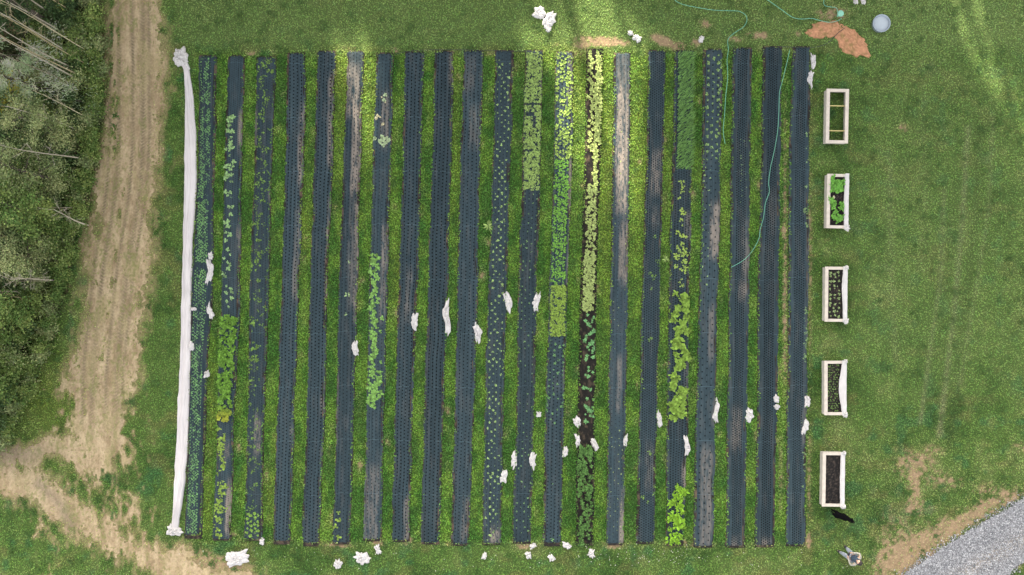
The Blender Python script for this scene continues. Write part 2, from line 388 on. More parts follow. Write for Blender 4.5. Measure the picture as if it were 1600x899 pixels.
def region_sheet(name, x0, x1, y0, y1, st, inside, rgb, zf, mat):
    xs = np.arange(x0, x1, st); ys = np.arange(y0, y1, st); X, Y = np.meshgrid(xs, ys); P, Q = PX(X, Y)
    ins = inside(P, Q); cell = ins[:-1, :-1] & ins[1:, 1:] & ins[:-1, 1:] & ins[1:, :-1]
    idx = np.arange(X.size).reshape(X.shape)
    F = np.stack([idx[:-1, :-1], idx[:-1, 1:], idx[1:, 1:], idx[1:, :-1]], -1)[cell]
    used, inv = np.unique(F, return_inverse=True)
    V = np.stack([X, Y, zf(X, Y, P, Q)], -1).reshape(-1, 3)[used]
    C = rgb(P, Q).reshape(-1, 3)[used]
    o = mesh_np(name, V, inv.reshape(-1, 4), mat, C, smooth=True); tag(o, kind='structure'); return o
region_sheet('dirt_track', -25, -10, -14, 14, .042, lambda p, q: (track_mask(p, q) > 0) & (wood_sd(p, q) < -4) & (vn(p / 2.2, q / 2.2, 77) < .72 + .5 * track_mask(p, q)),
             dirt_rgb, lambda X, Y, P, Q: zground(X, Y) + .008 + .014 * (fbm(P / 3.5, Q / 7., 52) - .3), M_dirt)
def gravel_rgb(p, q):
    a = vn(p / 1.3, q / 1.3, 81); b = fbm(p / 30., q / 30., 82)
    c = mixc(np.broadcast_to(np.array([.16, .165, .18]), p.shape + (3,)), np.array([.34, .35, .37]), a * .75 + .25 * b)
    return mixc(c, np.array([.34, .28, .21]), .55 * np.clip(gs(p, q, 1585, 850, 40, 9, -30) + gs(p, q, 1500, 899, 50, 8, -30), 0, 1))
region_sheet('gravel_road', 12.5, 25, -16, -6, .05, lambda p, q: gravel_sd(p, q) > 0, gravel_rgb, lambda X, Y, P, Q: zground(X, Y) + .012 + .015 * vn(P / 1.6, Q / 1.6, 83), M_gravel)

# ------------------------------------------------------------------ stones on the gravel road (stuff)
def scatter_mesh(name, pos, scale, base_v, base_f, rgb, mat, yaw=None, tilt=None, smooth=False, parent=None):
    n = len(pos); bv = np.asarray(base_v, float); bf = np.asarray(base_f, int)
    yaw = RNG.uniform(0, 6.283, n) if yaw is None else yaw
    v = bv[None] * np.asarray(scale)[:, None, None] if np.ndim(scale) == 1 else bv[None] * np.asarray(scale)[:, None, :]
    if tilt is not None:
        ct, st = np.cos(tilt)[:, None], np.sin(tilt)[:, None]
        y = v[..., 1] * ct - v[..., 2] * st; z = v[..., 1] * st + v[..., 2] * ct
        v = np.stack([v[..., 0], y, z], -1)
    c, s = np.cos(yaw)[:, None], np.sin(yaw)[:, None]
    v = np.stack([v[..., 0] * c - v[..., 1] * s, v[..., 0] * s + v[..., 1] * c, v[..., 2]], -1) + np.asarray(pos)[:, None, :]
    F = (bf[None] + (np.arange(n) * len(bv))[:, None, None]).reshape(-1, bf.shape[1])
    C = np.repeat(np.asarray(rgb), len(bv), 0)
    return mesh_np(name, v.reshape(-1, 3), F, mat, C, smooth, parent=parent)
OCT_V = [(1, 0, 0), (0, 1, 0), (-1, 0, 0), (0, -1, 0), (0, 0, .7), (0, 0, -.7)]
OCT_F = [(0, 1, 4), (1, 2, 4), (2, 3, 4), (3, 0, 4), (1, 0, 5), (2, 1, 5), (3, 2, 5), (0, 3, 5)]
n = 60000; x = RNG.uniform(14, 25, n); y = RNG.uniform(-14.5, -8, n); p, q = PX(x, y)
k = gravel_sd(p, q) > RNG.normal(-1, 5, n); k &= gravel_sd(p, q) > -16; x, y, p, q = x[k], y[k], p[k], q[k]; n = len(x)
b = RNG.uniform(0, 1, n) ** 1.3
rg = np.stack([.11 + .36 * b, .115 + .365 * b, .125 + .375 * b], -1) * RNG.uniform(.9, 1.1, (n, 1))
st = scatter_mesh('gravel', np.stack([x, y, zground(x, y) + .03], -1), RNG.uniform(.012, .038, n), OCT_V, OCT_F, rg, M_gravel)
tag(st, 'loose pale grey gravel covering the road in the bottom right corner', 'gravel', kind='stuff')

# ------------------------------------------------------------------ grass and weeds (stuff)
TRI_V = [(-.5, 0, 0), (.5, 0, 0), (.42, .55, .12), (-.42, .55, .12), (0, 1, .1)]
BL_V = [(-.5, 0, 0), (.5, 0, 0), (.35, .6, .0), (-.35, .6, .0)]
BL_F = [(0, 1, 2, 3)]
def in_boxes(p, q):
    m = np.zeros(p.shape, bool)
    for (a, b_, c, d) in [(1289,1323,275,355),(1288,1320,420,502),(1287,1319,567,648),(1285,1317,709,790)]: m |= (p > a) & (p < b_) & (q > c) & (q < d)
    return m
def grass_layer(name, n, x0, x1, y0, y1, lmin, lmax, wmin, wmax, keep, label, tilt=(.1, .9), jit=.27, tint=(1, 1, 1)):
    x = RNG.uniform(x0, x1, n); y = RNG.uniform(y0, y1, n); p, q = PX(x, y)
    t = track_mask(p, q); g = gravel_sd(p, q); d = dry_mask(p, q)
    spill = in_beds(p, q, -.6); k = (~spill | (~in_beds(p, q, -2.0) & (RNG.uniform(0, 1, n) < .45) & (fbm(p / 3., q / 14., 77) > .42))) & (RNG.uniform(0, 1, n) > sm(-.7, 1.0, t - .9 * (fbm(p / 9., q / 20., 55) - .5)) * .97) & (g < -2) & (RNG.uniform(0, 1, n) > .82 * sm(.25, 1.1, d)) & ~in_boxes(p, q)
    k &= keep(p, q)
    x, y, p, q = x[k], y[k], p[k], q[k]; n = len(x)
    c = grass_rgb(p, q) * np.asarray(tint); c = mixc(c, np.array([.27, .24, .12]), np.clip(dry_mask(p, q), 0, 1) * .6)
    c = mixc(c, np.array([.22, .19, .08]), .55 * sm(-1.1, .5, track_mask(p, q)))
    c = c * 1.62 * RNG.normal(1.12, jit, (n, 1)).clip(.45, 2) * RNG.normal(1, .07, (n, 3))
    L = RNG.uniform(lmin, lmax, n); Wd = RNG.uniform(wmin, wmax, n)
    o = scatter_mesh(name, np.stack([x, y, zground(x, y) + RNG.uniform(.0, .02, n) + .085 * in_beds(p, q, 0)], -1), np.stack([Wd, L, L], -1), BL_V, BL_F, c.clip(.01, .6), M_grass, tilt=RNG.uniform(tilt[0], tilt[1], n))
    tag(o, label, 'grass', kind='stuff'); return o
instrip = lambda p, q: (p > 300) & (p < 1262) & (q > 78) & (q < 852)
grass_layer('grass', 420000, -23.5, 23.5, -13.6, 13.6, .05, .12, .018, .035, lambda p, q: ~instrip(p, q), 'short mown green grass growing over the lawn around the beds')
grass_layer('weed_grass', 260000, -14.5, 13.5, -11.7, 10.8, .06, .13, .025, .05, instrip, 'bright leafy grass and clover growing in the strips between the beds', tilt=(.1, 1.0), jit=.32)
# tufts: taller darker clumps over the lawn give it relief
def tufts():
    n0 = 2600; x = RNG.uniform(-23, 23, n0); y = RNG.uniform(-13.3, 13.3, n0); p, q = PX(x, y)
    k = (track_mask(p, q) < -.2) & ~in_beds(p, q, 1) & (gravel_sd(p, q) < -4) & ~in_boxes(p, q) & (fbm(p / 30., q / 30., 95) > .44); x, y = x[k], y[k]
    m = 22; r = RNG.normal(0, .07, (len(x), m, 2)); xx = (x[:, None] + r[..., 0]).ravel(); yy = (y[:, None] + r[..., 1]).ravel()
    p, q = PX(xx, yy); k = ~in_beds(p, q, 0); xx, yy, p, q = xx[k], yy[k], p[k], q[k]
    base = np.array([.050, .115, .028]); c = base * RNG.normal(1.1, .25, (len(xx), 1)).clip(.4, 2) * RNG.normal(1, .08, (len(xx), 3)); c = .5 * c + .5 * grass_rgb(p, q)
    L = RNG.uniform(.06, .13, len(xx))
    o = scatter_mesh('clover', np.stack([xx, yy, zground(xx, yy) + .03], -1), np.stack([RNG.uniform(.03, .055, len(xx)), L, L], -1), BL_V, BL_F, c, M_grass, tilt=RNG.uniform(.0, .8, len(xx)))
    tag(o, 'low clover and weed tufts scattered through the lawn', 'clover', kind='stuff')
tufts()
# small white flowers in the grass near the bottom edge
n = 130; fp = np.concatenate([RNG.normal(1010, 60, 60), RNG.uniform(280, 1330, 70)]); fq = np.concatenate([RNG.normal(868, 8, 60), RNG.uniform(855, 892, 70)])
x, y, _ = W(fp, fq); o = scatter_mesh('white_flowers', np.stack([x, y, zground(x, y) + .09], -1), RNG.uniform(.014, .026, n), OCT_V, OCT_F, np.tile([.7, .7, .62], (n, 1)), M_leaf)
tag(o, 'tiny white flowers dotted through the grass below the beds', 'flowers', kind='stuff')

# ------------------------------------------------------------------ planting beds
def fabric_mat(i, cols, u0, u1, pitch, r, base=(.030, .047, .056), hole=1.0, lines=6):
    m, t, p = new_mat('fabric_%d' % i); q0 = .88 + .30 * ((i * 7) % 11) / 11.; base = tuple(b_ * q0 for b_ in base); r = r * 1.12
    uvn = N(t, 'ShaderNodeUVMap', uv_map='UV'); sp = N(t, 'ShaderNodeSeparateXYZ'); t.links.new(uvn.outputs[0], sp.inputs[0])
    u, v = sp.outputs[0], sp.outputs[1]          # u 0..1 across, v metres along
    cu = (u1 - u0) / cols; wid = .82
    xx = math_n(t, 'DIVIDE', math_n(t, 'SUBTRACT', u, u0), cu)
    ii = math_n(t, 'FLOOR', xx); fx = math_n(t, 'MULTIPLY', math_n(t, 'SUBTRACT', math_n(t, 'SUBTRACT', xx, ii), .5), cu * wid)
    yy = math_n(t, 'ADD', math_n(t, 'DIVIDE', v, pitch), math_n(t, 'MULTIPLY', math_n(t, 'MODULO', ii, 2.0), .5))
    fy = math_n(t, 'MULTIPLY', math_n(t, 'SUBTRACT', math_n(t, 'FRACT', yy), .5), pitch)
    d = math_n(t, 'SQRT', math_n(t, 'ADD', math_n(t, 'MULTIPLY', fx, fx), math_n(t, 'MULTIPLY', fy, fy)))
    hm = math_n(t, 'LESS_THAN', d, r)
    hm = math_n(t, 'MULTIPLY', hm, math_n(t, 'MULTIPLY', math_n(t, 'GREATER_THAN', u, u0), math_n(t, 'LESS_THAN', u, u1)))
    hm = math_n(t, 'MULTIPLY', hm, hole)
    # weave lines along the roll
    mp = N(t, 'ShaderNodeMapping'); mp.inputs['Scale'].default_value = (30, .22, 1); mp.inputs['Location'].default_value = (i * 3.1, i * 7.7, 0)
    t.links.new(uvn.outputs[0], mp.inputs[0]); n1 = N(t, 'ShaderNodeTexNoise'); n1.inputs['Scale'].default_value = 1; n1.inputs['Detail'].default_value = 3; t.links.new(mp.outputs[0], n1.inputs['Vector'])
    mp2 = N(t, 'ShaderNodeMapping'); mp2.inputs['Scale'].default_value = (3.5, 2.4, 1); mp2.inputs['Location'].default_value = (i * 5.1, 0, 0)
    t.links.new(uvn.outputs[0], mp2.inputs[0]); n2 = N(t, 'ShaderNodeTexNoise'); n2.inputs['Scale'].default_value = 1; n2.inputs['Detail'].default_value = 8; n2.inputs['Roughness'].default_value = .7; t.links.new(mp2.outputs[0], n2.inputs['Vector'])
    ln = math_n(t, 'LESS_THAN', math_n(t, 'ABSOLUTE', math_n(t, 'SUBTRACT', math_n(t, 'FRACT', math_n(t, 'MULTIPLY', u, lines)), .5)), .035 * lines / 6)
    cross = math_n(t, 'LESS_THAN', math_n(t, 'FRACT', math_n(t, 'ADD', math_n(t, 'DIVIDE', math_n(t, 'ADD', v, math_n(t, 'MULTIPLY', math_n(t, 'POWER', math_n(t, 'SUBTRACT', u, .5), 2.0), .25)), 2.4), .31 + .013 * (i % 5))), .0085)
    f = math_n(t, 'ADD', math_n(t, 'MULTIPLY', n1.outputs['Fac'], 1.5), math_n(t, 'MULTIPLY', n2.outputs['Fac'], .9))   # ~.9
    f = math_n(t, 'SUBTRACT', f, .28)
    f = math_n(t, 'ADD', f, math_n(t, 'MULTIPLY', ln, .38)); f = math_n(t, 'ADD', f, math_n(t, 'MULTIPLY', cross, .9))
    f = math_n(t, 'MULTIPLY', f, 1.08)
    vm = N(t, 'ShaderNodeVectorMath', operation='SCALE'); vm.inputs[0].default_value = base; t.links.new(f, vm.inputs['Scale'])
    da = N(t, 'ShaderNodeAttribute', attribute_name='dust')
    dn = math_n(t, 'MULTIPLY', da.outputs['Fac'], math_n(t, 'ADD', math_n(t, 'MULTIPLY', n1.outputs['Fac'], .9), math_n(t, 'MULTIPLY', n2.outputs['Fac'], .7)), clamp=True)
    mx = N(t, 'ShaderNodeMix', data_type='RGBA'); t.links.new(dn, mx.inputs[0]); t.links.new(vm.outputs[0], mx.inputs[6]); mx.inputs[7].default_value = (.24, .205, .175, 1)
    mh = N(t, 'ShaderNodeMix', data_type='RGBA'); t.links.new(hm, mh.inputs[0]); t.links.new(mx.outputs[2], mh.inputs[6]); mh.inputs[7].default_value = (.004, .005, .006, 1)
    t.links.new(mh.outputs[2], p.inputs['Base Color'])
    p.inputs['Roughness'].default_value = .85; p.inputs['Specular IOR Level'].default_value = .05
    b = N(t, 'ShaderNodeBump'); b.inputs['Strength'].default_value = .8; b.inputs['Distance'].default_value = .02
    t.links.new(f, b.inputs['Height']); t.links.new(b.outputs[0], p.inputs['Normal'])
    return m
DUST = {1: [(180,235,.8,1.05,.9),(360,385,.8,1,.7),(755,835,.72,1.02,1.1),(690,720,.5,.8,.5)], 2: [(650,705,.5,.85,.7),(170,230,.0,.12,.5),(300,310,.9,1.1,.6)],
 3: [(168,200,.75,1,.9),(215,285,.72,.92,.8),(330,470,.7,.92,.5),(670,690,.8,.95,.5)], 4: [(120,255,.74,1.05,.75),(310,325,.85,1,.8),(340,480,.88,1.05,.9),(605,640,.8,1,.6),(700,720,.9,1.1,.6)],
 5: [(105,180,.0,.8,.6),(175,300,.5,1.05,.9),(300,500,.87,1.05,.7),(230,480,.5,.9,.3),(590,690,.0,.08,.6)], 6: [(150,230,.4,.8,.6),(350,420,.65,.95,.7),(430,500,.6,.9,.45),(730,843,.05,.8,.4)],
 7: [(420,500,.4,.7,.3),(780,844,.72,.95,.8)], 8: [(82,130,.8,1,.4)], 9: [(95,140,.1,.6,.25),(780,840,.6,.9,.5),(170,230,.4,.9,.25)], 10: [(828,849,.45,.9,1.1)], 11: [(100,200,.9,1.05,.5)],
 12: [(82,160,.7,1.05,.45),(250,320,.85,1.1,1.1),(570,600,.95,1.1,.7),(330,440,.95,1.1,.6)], 14: [(140,330,.2,.85,.95),(350,440,.45,.95,.8),(560,640,.45,.7,.5),(770,850,.75,1.02,.9),(90,140,.2,.9,.35)],
 15: [(240,300,.3,.85,.6),(330,350,.4,.8,.4),(700,760,.4,.9,.3)], 16: [(335,370,.7,1,.5),(725,775,.8,1.1,.9),(560,640,.8,1.1,.3)], 17: [(322,400,.48,.95,1.15),(480,560,.55,.8,.4),(700,852,.3,.85,.45),(620,660,.85,1,.5)],
 18: [(350,430,.6,.95,.5),(440,465,.45,.85,.6),(640,700,.2,.7,.4),(845,853,.3,.8,1)], 19: [(300,420,.4,.8,.15),(847,853,.3,.8,1)], 20: [(640,700,.75,1,.35),(300,560,.85,1,.2)]}
HOL = {0:(5,.15,.68,.15,.020,.5),1:(6,.1,.9,.10,.016,.8),2:(6,.1,.9,.12,.018,.75),3:(4,.1,.9,.155,.030,1),4:(4,.12,.92,.155,.030,1),5:(4,.1,.9,.16,.028,.75),6:(4,.1,.9,.16,.027,.75),7:(4,.1,.9,.155,.030,1),8:(4,.1,.9,.155,.030,1),
 9:(4,.1,.9,.16,.028,.95),10:(4,.1,.9,.16,.024,.7),11:(4,.1,.9,.18,.026,.8),12:(4,.1,.9,.16,.030,.9),14:(4,.08,.92,.18,.022,.7),15:(7,.08,.94,.115,.026,.95),16:(6,.12,.92,.115,.026,.9),17:(3,.1,.85,.3,.030,.9),
 18:(5,.24,.76,.112,.028,.95),19:(5,.24,.76,.112,.028,.95),20:(5,.24,.76,.112,.028,.9)}
ORD = ['first','second','third','fourth','fifth','sixth','seventh','eighth','ninth','tenth','eleventh','twelfth','thirteenth','fourteenth','fifteenth','sixteenth','seventeenth','eighteenth','nineteenth','twentieth','last']
BLAB = ['fabric-covered bed of tiny seedlings beside the long white row cover','second bed from the left, grey fabric with a dense leafy clump halfway down','third bed from the left, faded fabric speckled with small weeds',
 'fourth bed from the left, empty punched fabric with dusty right edge','fifth bed from the left, empty punched fabric with soil along right edge','sixth bed from the left, fabric smeared with pale soil near its top',
 'seventh bed from the left, fabric with pale cabbages above and a leafy run mid-length','eighth bed from the left, clean empty fabric just right of the leafy seventh bed','ninth bed from the left, empty fabric with the longest white cloth at its right edge',
 'tenth bed from the left, last of the clean empty fabric beds before the seedlings','eleventh bed from the left, fabric with thin rows of pale seedlings','twelfth bed from the left, fabric with dense pale greens over its top third',
 'thirteenth bed from the left, fabric with dark rows and a bright dense block of greens','uncovered bed of bare black soil, the only one without fabric','bed right of the bare soil bed, fabric streaked with pale dust',
 'sixteenth bed from the left, fabric covered in a fine honeycomb of planting holes','bed with feathery green crop at its top and bushy plants lower down','eighteenth bed from the left, wide-spaced seedlings above a pale dusty patch',
 'third bed from the right, honeycomb-punched empty fabric','second bed from the right, honeycomb fabric crossed by the green hose','rightmost bed, honeycomb fabric next to the wooden planter boxes']
for i, b in enumerate(BEDS):
    y0, y1 = b[0][0], b[-1][0]
    root = empty('planting_bed' if i == 13 else 'fabric_bed', W((b[2][1] + b[2][2]) / 2, (y0 + y1) / 2, 0))
    tag(root, BLAB[i], 'garden bed', 'long planting beds')
    ox, oy, _ = root.location
    def strip_mesh(name, pad, ya, yb, hfun, nu, stp, mat, rgb=None, dust=False):
        ys = np.linspace(ya, yb, int((yb - ya) / S / stp) + 2); us = np.linspace(0, 1, nu)
        U, Yp = np.meshgrid(us, ys); l, r = bed_lr(i, Yp); l = l - pad; r = r + pad
        Px = l + (r - l) * U; x, y, _ = W(Px, Yp)
        Z = hfun(U, Yp, Px)
        idx = np.arange(U.size).reshape(U.shape)
        F = np.stack([idx[:-1, :-1], idx[1:, :-1], idx[1:, 1:], idx[:-1, 1:]], -1).reshape(-1, 4)
        uv = np.stack([U, (449.5 - Yp) / S + 30], -1).reshape(-1, 2)
        at = None
        if dust:
            dz = np.zeros(U.shape); 
            for (a, c, ua, ub, k) in DUST.get(i, []):
                dz += k * sm(a - 14, a + 10, Yp) * (1 - sm(c - 10, c + 14, Yp)) * sm(ua - .1, ua + .06, U) * (1 - sm(ub - .06, ub + .1, U))
            dz = 1.2 * dz * sm(.30, .66, .5 * fbm(Px / 3.2, Yp / 18., 301 + i) + .5 * fbm(Px / 1.6, Yp / 5., 311 + i)) + .10 * sm(.5, .8, fbm(Px / 5., Yp / 30., 331 + i)) + .12 * sm(.75, 1., np.abs(2 * U - 1)) * fbm(Px / 4, Yp / 9., 5)
            at = {'dust': dz.clip(0, 1)}
        C = rgb(Px, Yp).reshape(-1, 3) if rgb else None
        return mesh_np(name, np.stack([x - ox, y - oy, Z], -1), F, mat, C, True, uv, root, attr=at)
    soil_c = lambda p, q: mixc(np.broadcast_to(np.array([.022, .019, .017]), p.shape + (3,)), np.array([.14, .10, .07]), sm(.45, .8, fbm(p / 5., q / 8., 61 + i)) * .8)
    if i == 13:
        dk = lambda p, q: mixc(np.broadcast_to(np.array([.012, .011, .010]), p.shape + (3,)), np.array([.10, .075, .05]), sm(.48, .85, fbm(p / 4., q / 6., 61 + i)) * .7)
        s_ = strip_mesh('soil', 1.5, y0 - 2, y1 + 2, lambda U, Yp, Px: prof(U) * .8 - .01 + .04 * (fbm(Px / 1.6, Yp / 1.6, 7) - .3) - .1 * (np.abs(2 * U - 1) > .99), 26, .04, M_soil, dk)
    else:
        strip_mesh('soil', 1.6, y0 - 1.5, y1 + 2.8 + (i in (0, 3, 4, 12)) * 3, lambda U, Yp, Px: prof(U) * .55 + .0 + .02 * fbm(Px / 2., Yp / 2., 7) - .06 * (np.abs(2 * U - 1) > .97) - .03 * ((Yp < y0 - 1) | (Yp > y1 + 2)), 16, .06, M_soil, soil_c)
        c_ = HOL[i]
        def hf(U, Yp, Px):
            tuck = np.clip(np.abs(Yp - (y0 + y1) / 2) - ((y1 - y0) / 2 - 4), 0, 4) / 4
            wr = .020 * (fbm(Px / 3., Yp / 60., 401 + i) - .5) * 2 + .018 * (fbm(Px / 5., Yp / 7., 421 + i) - .5) * 2 - .035 * np.exp(-((U - .86 - .05 * vn(Yp / 40., i * 2., 3)) / .035) ** 2) * sm(.35, .6, vn(Yp / 45., i * 3., 11)) - .03 * np.exp(-((U - .10) / .03) ** 2) * sm(.4, .6, vn(Yp / 35., i * 4., 12))
            return (prof(U) * .95 + .014) * (1 - .55 * tuck ** 2) + wr * (1 - .3 * tuck) + .004
        strip_mesh('fabric', 0, y0, y1, hf, 30, .06, fabric_mat(i, *c_[:5], hole=c_[5], lines=(6, 9, 9)[(i in (1, 2)) * 1]), dust=True)

# ------------------------------------------------------------------ plants: prototypes of a few leaves each
def leaf_geo(L, Wd, az, up, droop):
    """bent four-quad leaf: returns verts (6) faces (2 quads)"""
    ca, sa = math.cos(az), math.sin(az); v = []
    for t, w in ((0.08, .25), (.5, 1.), (1., .30)):
        r = L * t; z = L * (math.sin(up) * t - droop * t * t)
        for s_ in (-1, 1): v.append((r * ca - s_ * w * Wd / 2 * sa, r * sa + s_ * w * Wd / 2 * ca, z + .15 * Wd * (t == .5)))
    return v, [(0, 1, 3, 2), (2, 3, 5, 4)]
def plant_geo(rng, nl, L, Wd, up=(.3, 1.0), spread=0.0, zc=.0):
    V = []; F = []
    for k in range(nl):
        az = 2 * math.pi * k / nl + rng.uniform(-.5, .5); l = L * rng.uniform(.65, 1.1); w = Wd * rng.uniform(.8, 1.15)
        v, f = leaf_geo(l, w, az, rng.uniform(*up), rng.uniform(.2, .6))
        ox, oy = rng.normal(0, spread + 1e-6), rng.normal(0, spread + 1e-6); oz = rng.uniform(0, zc) if zc else 0
        bI = len(V); V += [(a + ox, b_ + oy, c + oz) for a, b_, c in v]; F += [tuple(j + bI for j in q) for q in f]
    return np.array(V), np.array(F)
def plant_proto(name, rng, rgb, *a, **k):
    V, F = plant_geo(rng, *a, **k); c = 1.2 * np.array([1.02, 1.0, .82]) * np.array(rgb)[None] * rng.normal(1, .32, (len(F) // 2, 1)).clip(.6, 1.5); c = np.repeat(c, 6, 0)
    return mesh_np(name, V, F, M_leaf, c, True, link=False).data
def plant_mass(name, rng, pts, rgb, nl, L, Wd, label, cat='crop', var=.18, **k):
    Vs = []; Fs = []; Cs = []; bI = 0; rgb = np.asarray(rgb)
    protos = [plant_geo(rng, nl, L, Wd, **k) for _ in range(12)]
    for j, P3 in enumerate(pts):
        V, F = protos[rng.integers(12)]; a = rng.uniform(0, 6.28); s_ = rng.uniform(.75, 1.25); c, s2 = math.cos(a), math.sin(a)
        V2 = np.stack([V[:, 0] * c - V[:, 1] * s2, V[:, 0] * s2 + V[:, 1] * c, V[:, 2]], -1) * s_ + np.array(P3)
        Vs.append(V2); Fs.append(F + bI); bI += len(V)
        base = rgb[j] if rgb.ndim == 2 else rgb
        Cs.append(np.repeat(1.2 * np.array([1.02, 1.0, .82]) * base[None] * rng.normal(1, var * 1.4, (len(F) // 2, 1)).clip(.5, 1.6), 6, 0))
    o = mesh_np(name, np.concatenate(Vs), np.concatenate(Fs), M_leaf, np.concatenate(Cs), True)
    tag(o, label, cat, kind='stuff'); return o
def individuals(name, protos, pts, label, cat, group, rng, smin=.8, smax=1.2):
    for P3 in pts:
        o = bpy.data.objects.new(name, protos[rng.integers(len(protos))]); COL.objects.link(o)
        o.location = P3; o.rotation_euler = (0, 0, rng.uniform(0, 6.28)); o.scale = [rng.uniform(smin * .82, smax * 1.14)] * 3
        tag(o, label, cat, group)
def rowpts(i, y0, y1, us, pitch, rng, jit=.5, miss=.05, stag=True):
    out = []
    for c, u in enumerate(us):
        y = y0 + (pitch / 2 if stag and c % 2 else 0)
        while y < y1:
            if rng.uniform() > miss: out.append((u + rng.normal(0, .012 * jit * 2), y + rng.normal(0, jit)))
            y += pitch
    return out
def B(i, l, dz=0): return [bp(i, u, y, dz) for u, y in l]
R = np.random.default_rng(3)
# bed 1: tight rows of seedlings
C1 = (.15, .31, .13)
pr = [plant_proto('seedling', R, C1, 4, .062, .034, up=(.1, .5)) for _ in range(6)]
l1 = rowpts(0, 93, 831, (.19, .29, .39, .49, .59, .69), 5.0, R, .22, .03)
l1 = [a for a in l1 if not (163 < a[1] < 168 or 412 < a[1] < 418 or 310 < a[1] < 313)]
l1.sort(key=lambda a: abs(a[1] - 290)); 
individuals('seedling', pr, B(0, l1[:300]), 'tiny green seedling in the tight rows on the upper half of the leftmost bed', 'seedling', 'seedlings on the upper part of the leftmost bed', R, .95, 1.35)
plant_mass('seedlings', R, B(0, l1[300:]), C1, 4, .066, .036, 'rows of tiny green seedlings filling the rest of the leftmost bed', 'seedlings', up=(.1, .5))
# bed 2
prS = [plant_proto('squash_plant', R, (.22, .36, .18), 5, .11, .075, up=(.2, .8)) for _ in range(5)]
l = [(R.uniform(.1, .62), y) for y in list(R.uniform(180, 285, 42)) + list(R.uniform(285, 480, 32))]
individuals('squash_plant', prS, B(1, l), 'bluish green squash plant with broad leaves high on the second bed from the left', 'squash plant', 'squash plants on the upper second bed', R, .7, 1.15)
l = [(R.uniform(.08, .88), R.uniform(494, 658)) for _ in range(300)]
cc = np.array([mixc(np.array([[.10, .21, .035]]), np.array([.24, .27, .04]), np.array([float(sm(630, 655, np.array(y)))]))[0] * (1 if R.uniform() < .7 else 1.3) for u, y in l])
plant_mass('bean_foliage', R, [p + Vector((0, 0, R.uniform(0, .16))) for p in B(1, l)], cc, 6, .10, .07, 'dense bright leafy clump covering the middle of the second bed from the left', 'crop', up=(.1, .9))
prV = [plant_proto('vine_plant', R, (.19, .29, .06), 6, .13, .10, up=(.1, .7), spread=.03) for _ in range(5)]
l = [(R.uniform(.1, .5), y) for y in R.uniform(665, 838, 46)] + [(R.uniform(.2,.75), y) for y in R.uniform(740, 800, 10)]
individuals('vine_plant', prV, B(1, l), 'yellow-green trailing plant low on the second bed from the left', 'vine plant', 'yellow-green plants on the lower second bed', R, .6, 1.15)
# bed 3
prW = [plant_proto('leafy_weed', R, (.13, .23, .06), 5, .085, .055, up=(.1, .7), spread=.02) for _ in range(6)]
ys = np.concatenate([R.uniform(92, 250, 70), R.uniform(250, 420, 70), R.uniform(420, 640, 55), R.uniform(640, 800, 55)])
individuals('leafy_weed', prW, B(2, [(float(np.clip(R.normal(.42, .2), .05, .9)), y) for y in ys]), 'small leafy weed on the third bed from the left', 'weed', 'weeds on the third bed', R, .5, 1.15)
prL = [plant_proto('lettuce', R, (.17, .30, .06), 8, .085, .06, up=(.2, .9)) for _ in range(4)]
individuals('lettuce', prL, B(2, rowpts(2, 802, 838, (.2, .4, .6, .78), 7.5, R, .6, .1)), 'round green lettuce in the short block at the foot of the third bed', 'lettuce', 'lettuces at the foot of the third bed', R, .8, 1.1)
individuals('leafy_weed', prW, B(2, [(.2, 497), (.25, 507), (.3, 546), (.3, 560), (.15, 575), (.15, 597), (.72, 508), (.55, 395), (.3, 350), (.35, 100), (.72, 112), (.45, 400)]), 'larger leafy green weed standing out on the third bed from the left', 'weed', 'larger weeds on the third bed', R, 1.4, 1.9)
# bed 6
individuals('young_plant', prV, B(5, [(.35, 800), (.33, 812), (.15, 822), (.38, 838)]), 'light green plant in the short line at the foot of the sixth bed', 'young plant', 'plants at the foot of the sixth bed', R, .9, 1.2)
prP = [plant_proto('pale_plant', R, (.25, .36, .20), 7, .10, .05, up=(.1, .6), spread=.03) for _ in range(3)]
for (u, y, lb) in [(.55, 410, 'dull green plant mid-way up the sixth bed, topmost of its three'), (.5, 461, 'pale green sprout alone on the sixth bed, between two others'), (.45, 491, 'spreading grey-green plant on the sixth bed, lowest of its three')]:
    individuals('young_plant', prP, B(5, [(u, y)]), lb, 'young plant', None, R, .8, 1.2)
# bed 7: pale cabbages and leafy run
prC = [plant_proto('cabbage', R, (.33, .42, .30), 12, .10, .08, up=(.2, 1.2)) for _ in range(4)]
prC2 = [plant_proto('cabbage', R, (.50, .47, .36), 10, .08, .06, up=(.2, 1.2)) for _ in range(3)]
individuals('cabbage', prC, B(6, [(.62, 150), (.55, 158), (.4, 222), (.55, 219), (.7, 224), (.6, 228), (.85, 220), (.12, 217), (.5, 215), (.75, 216)]), 'pale grey-green cabbage in the upper part of the seventh bed', 'cabbage', 'pale cabbages on the seventh bed', R, .8, 1.25)
individuals('cabbage', prC2, B(6, [(.4, 153), (.6, 161), (.2, 182), (.35, 184), (.5, 195), (.15, 186)]), 'cream-coloured faded cabbage in the upper part of the seventh bed', 'cabbage', 'faded cream cabbages on the seventh bed', R, .7, 1.1)
prK = [plant_proto('leafy_plant', R, (.16, .31, .09), 8, .14, .10, up=(.1, .8), spread=.035) for _ in range(6)]
l = [(R.uniform(.12, .5), y) for y in np.linspace(399, 500, 34)] + [(R.uniform(.15, .55), y) for y in np.linspace(505, 580, 22)] + [(R.uniform(.1, .75), y) for y in np.linspace(580, 636, 30)] + [(.75, 497), (.7, 518), (.7, 590), (.75, 566)]
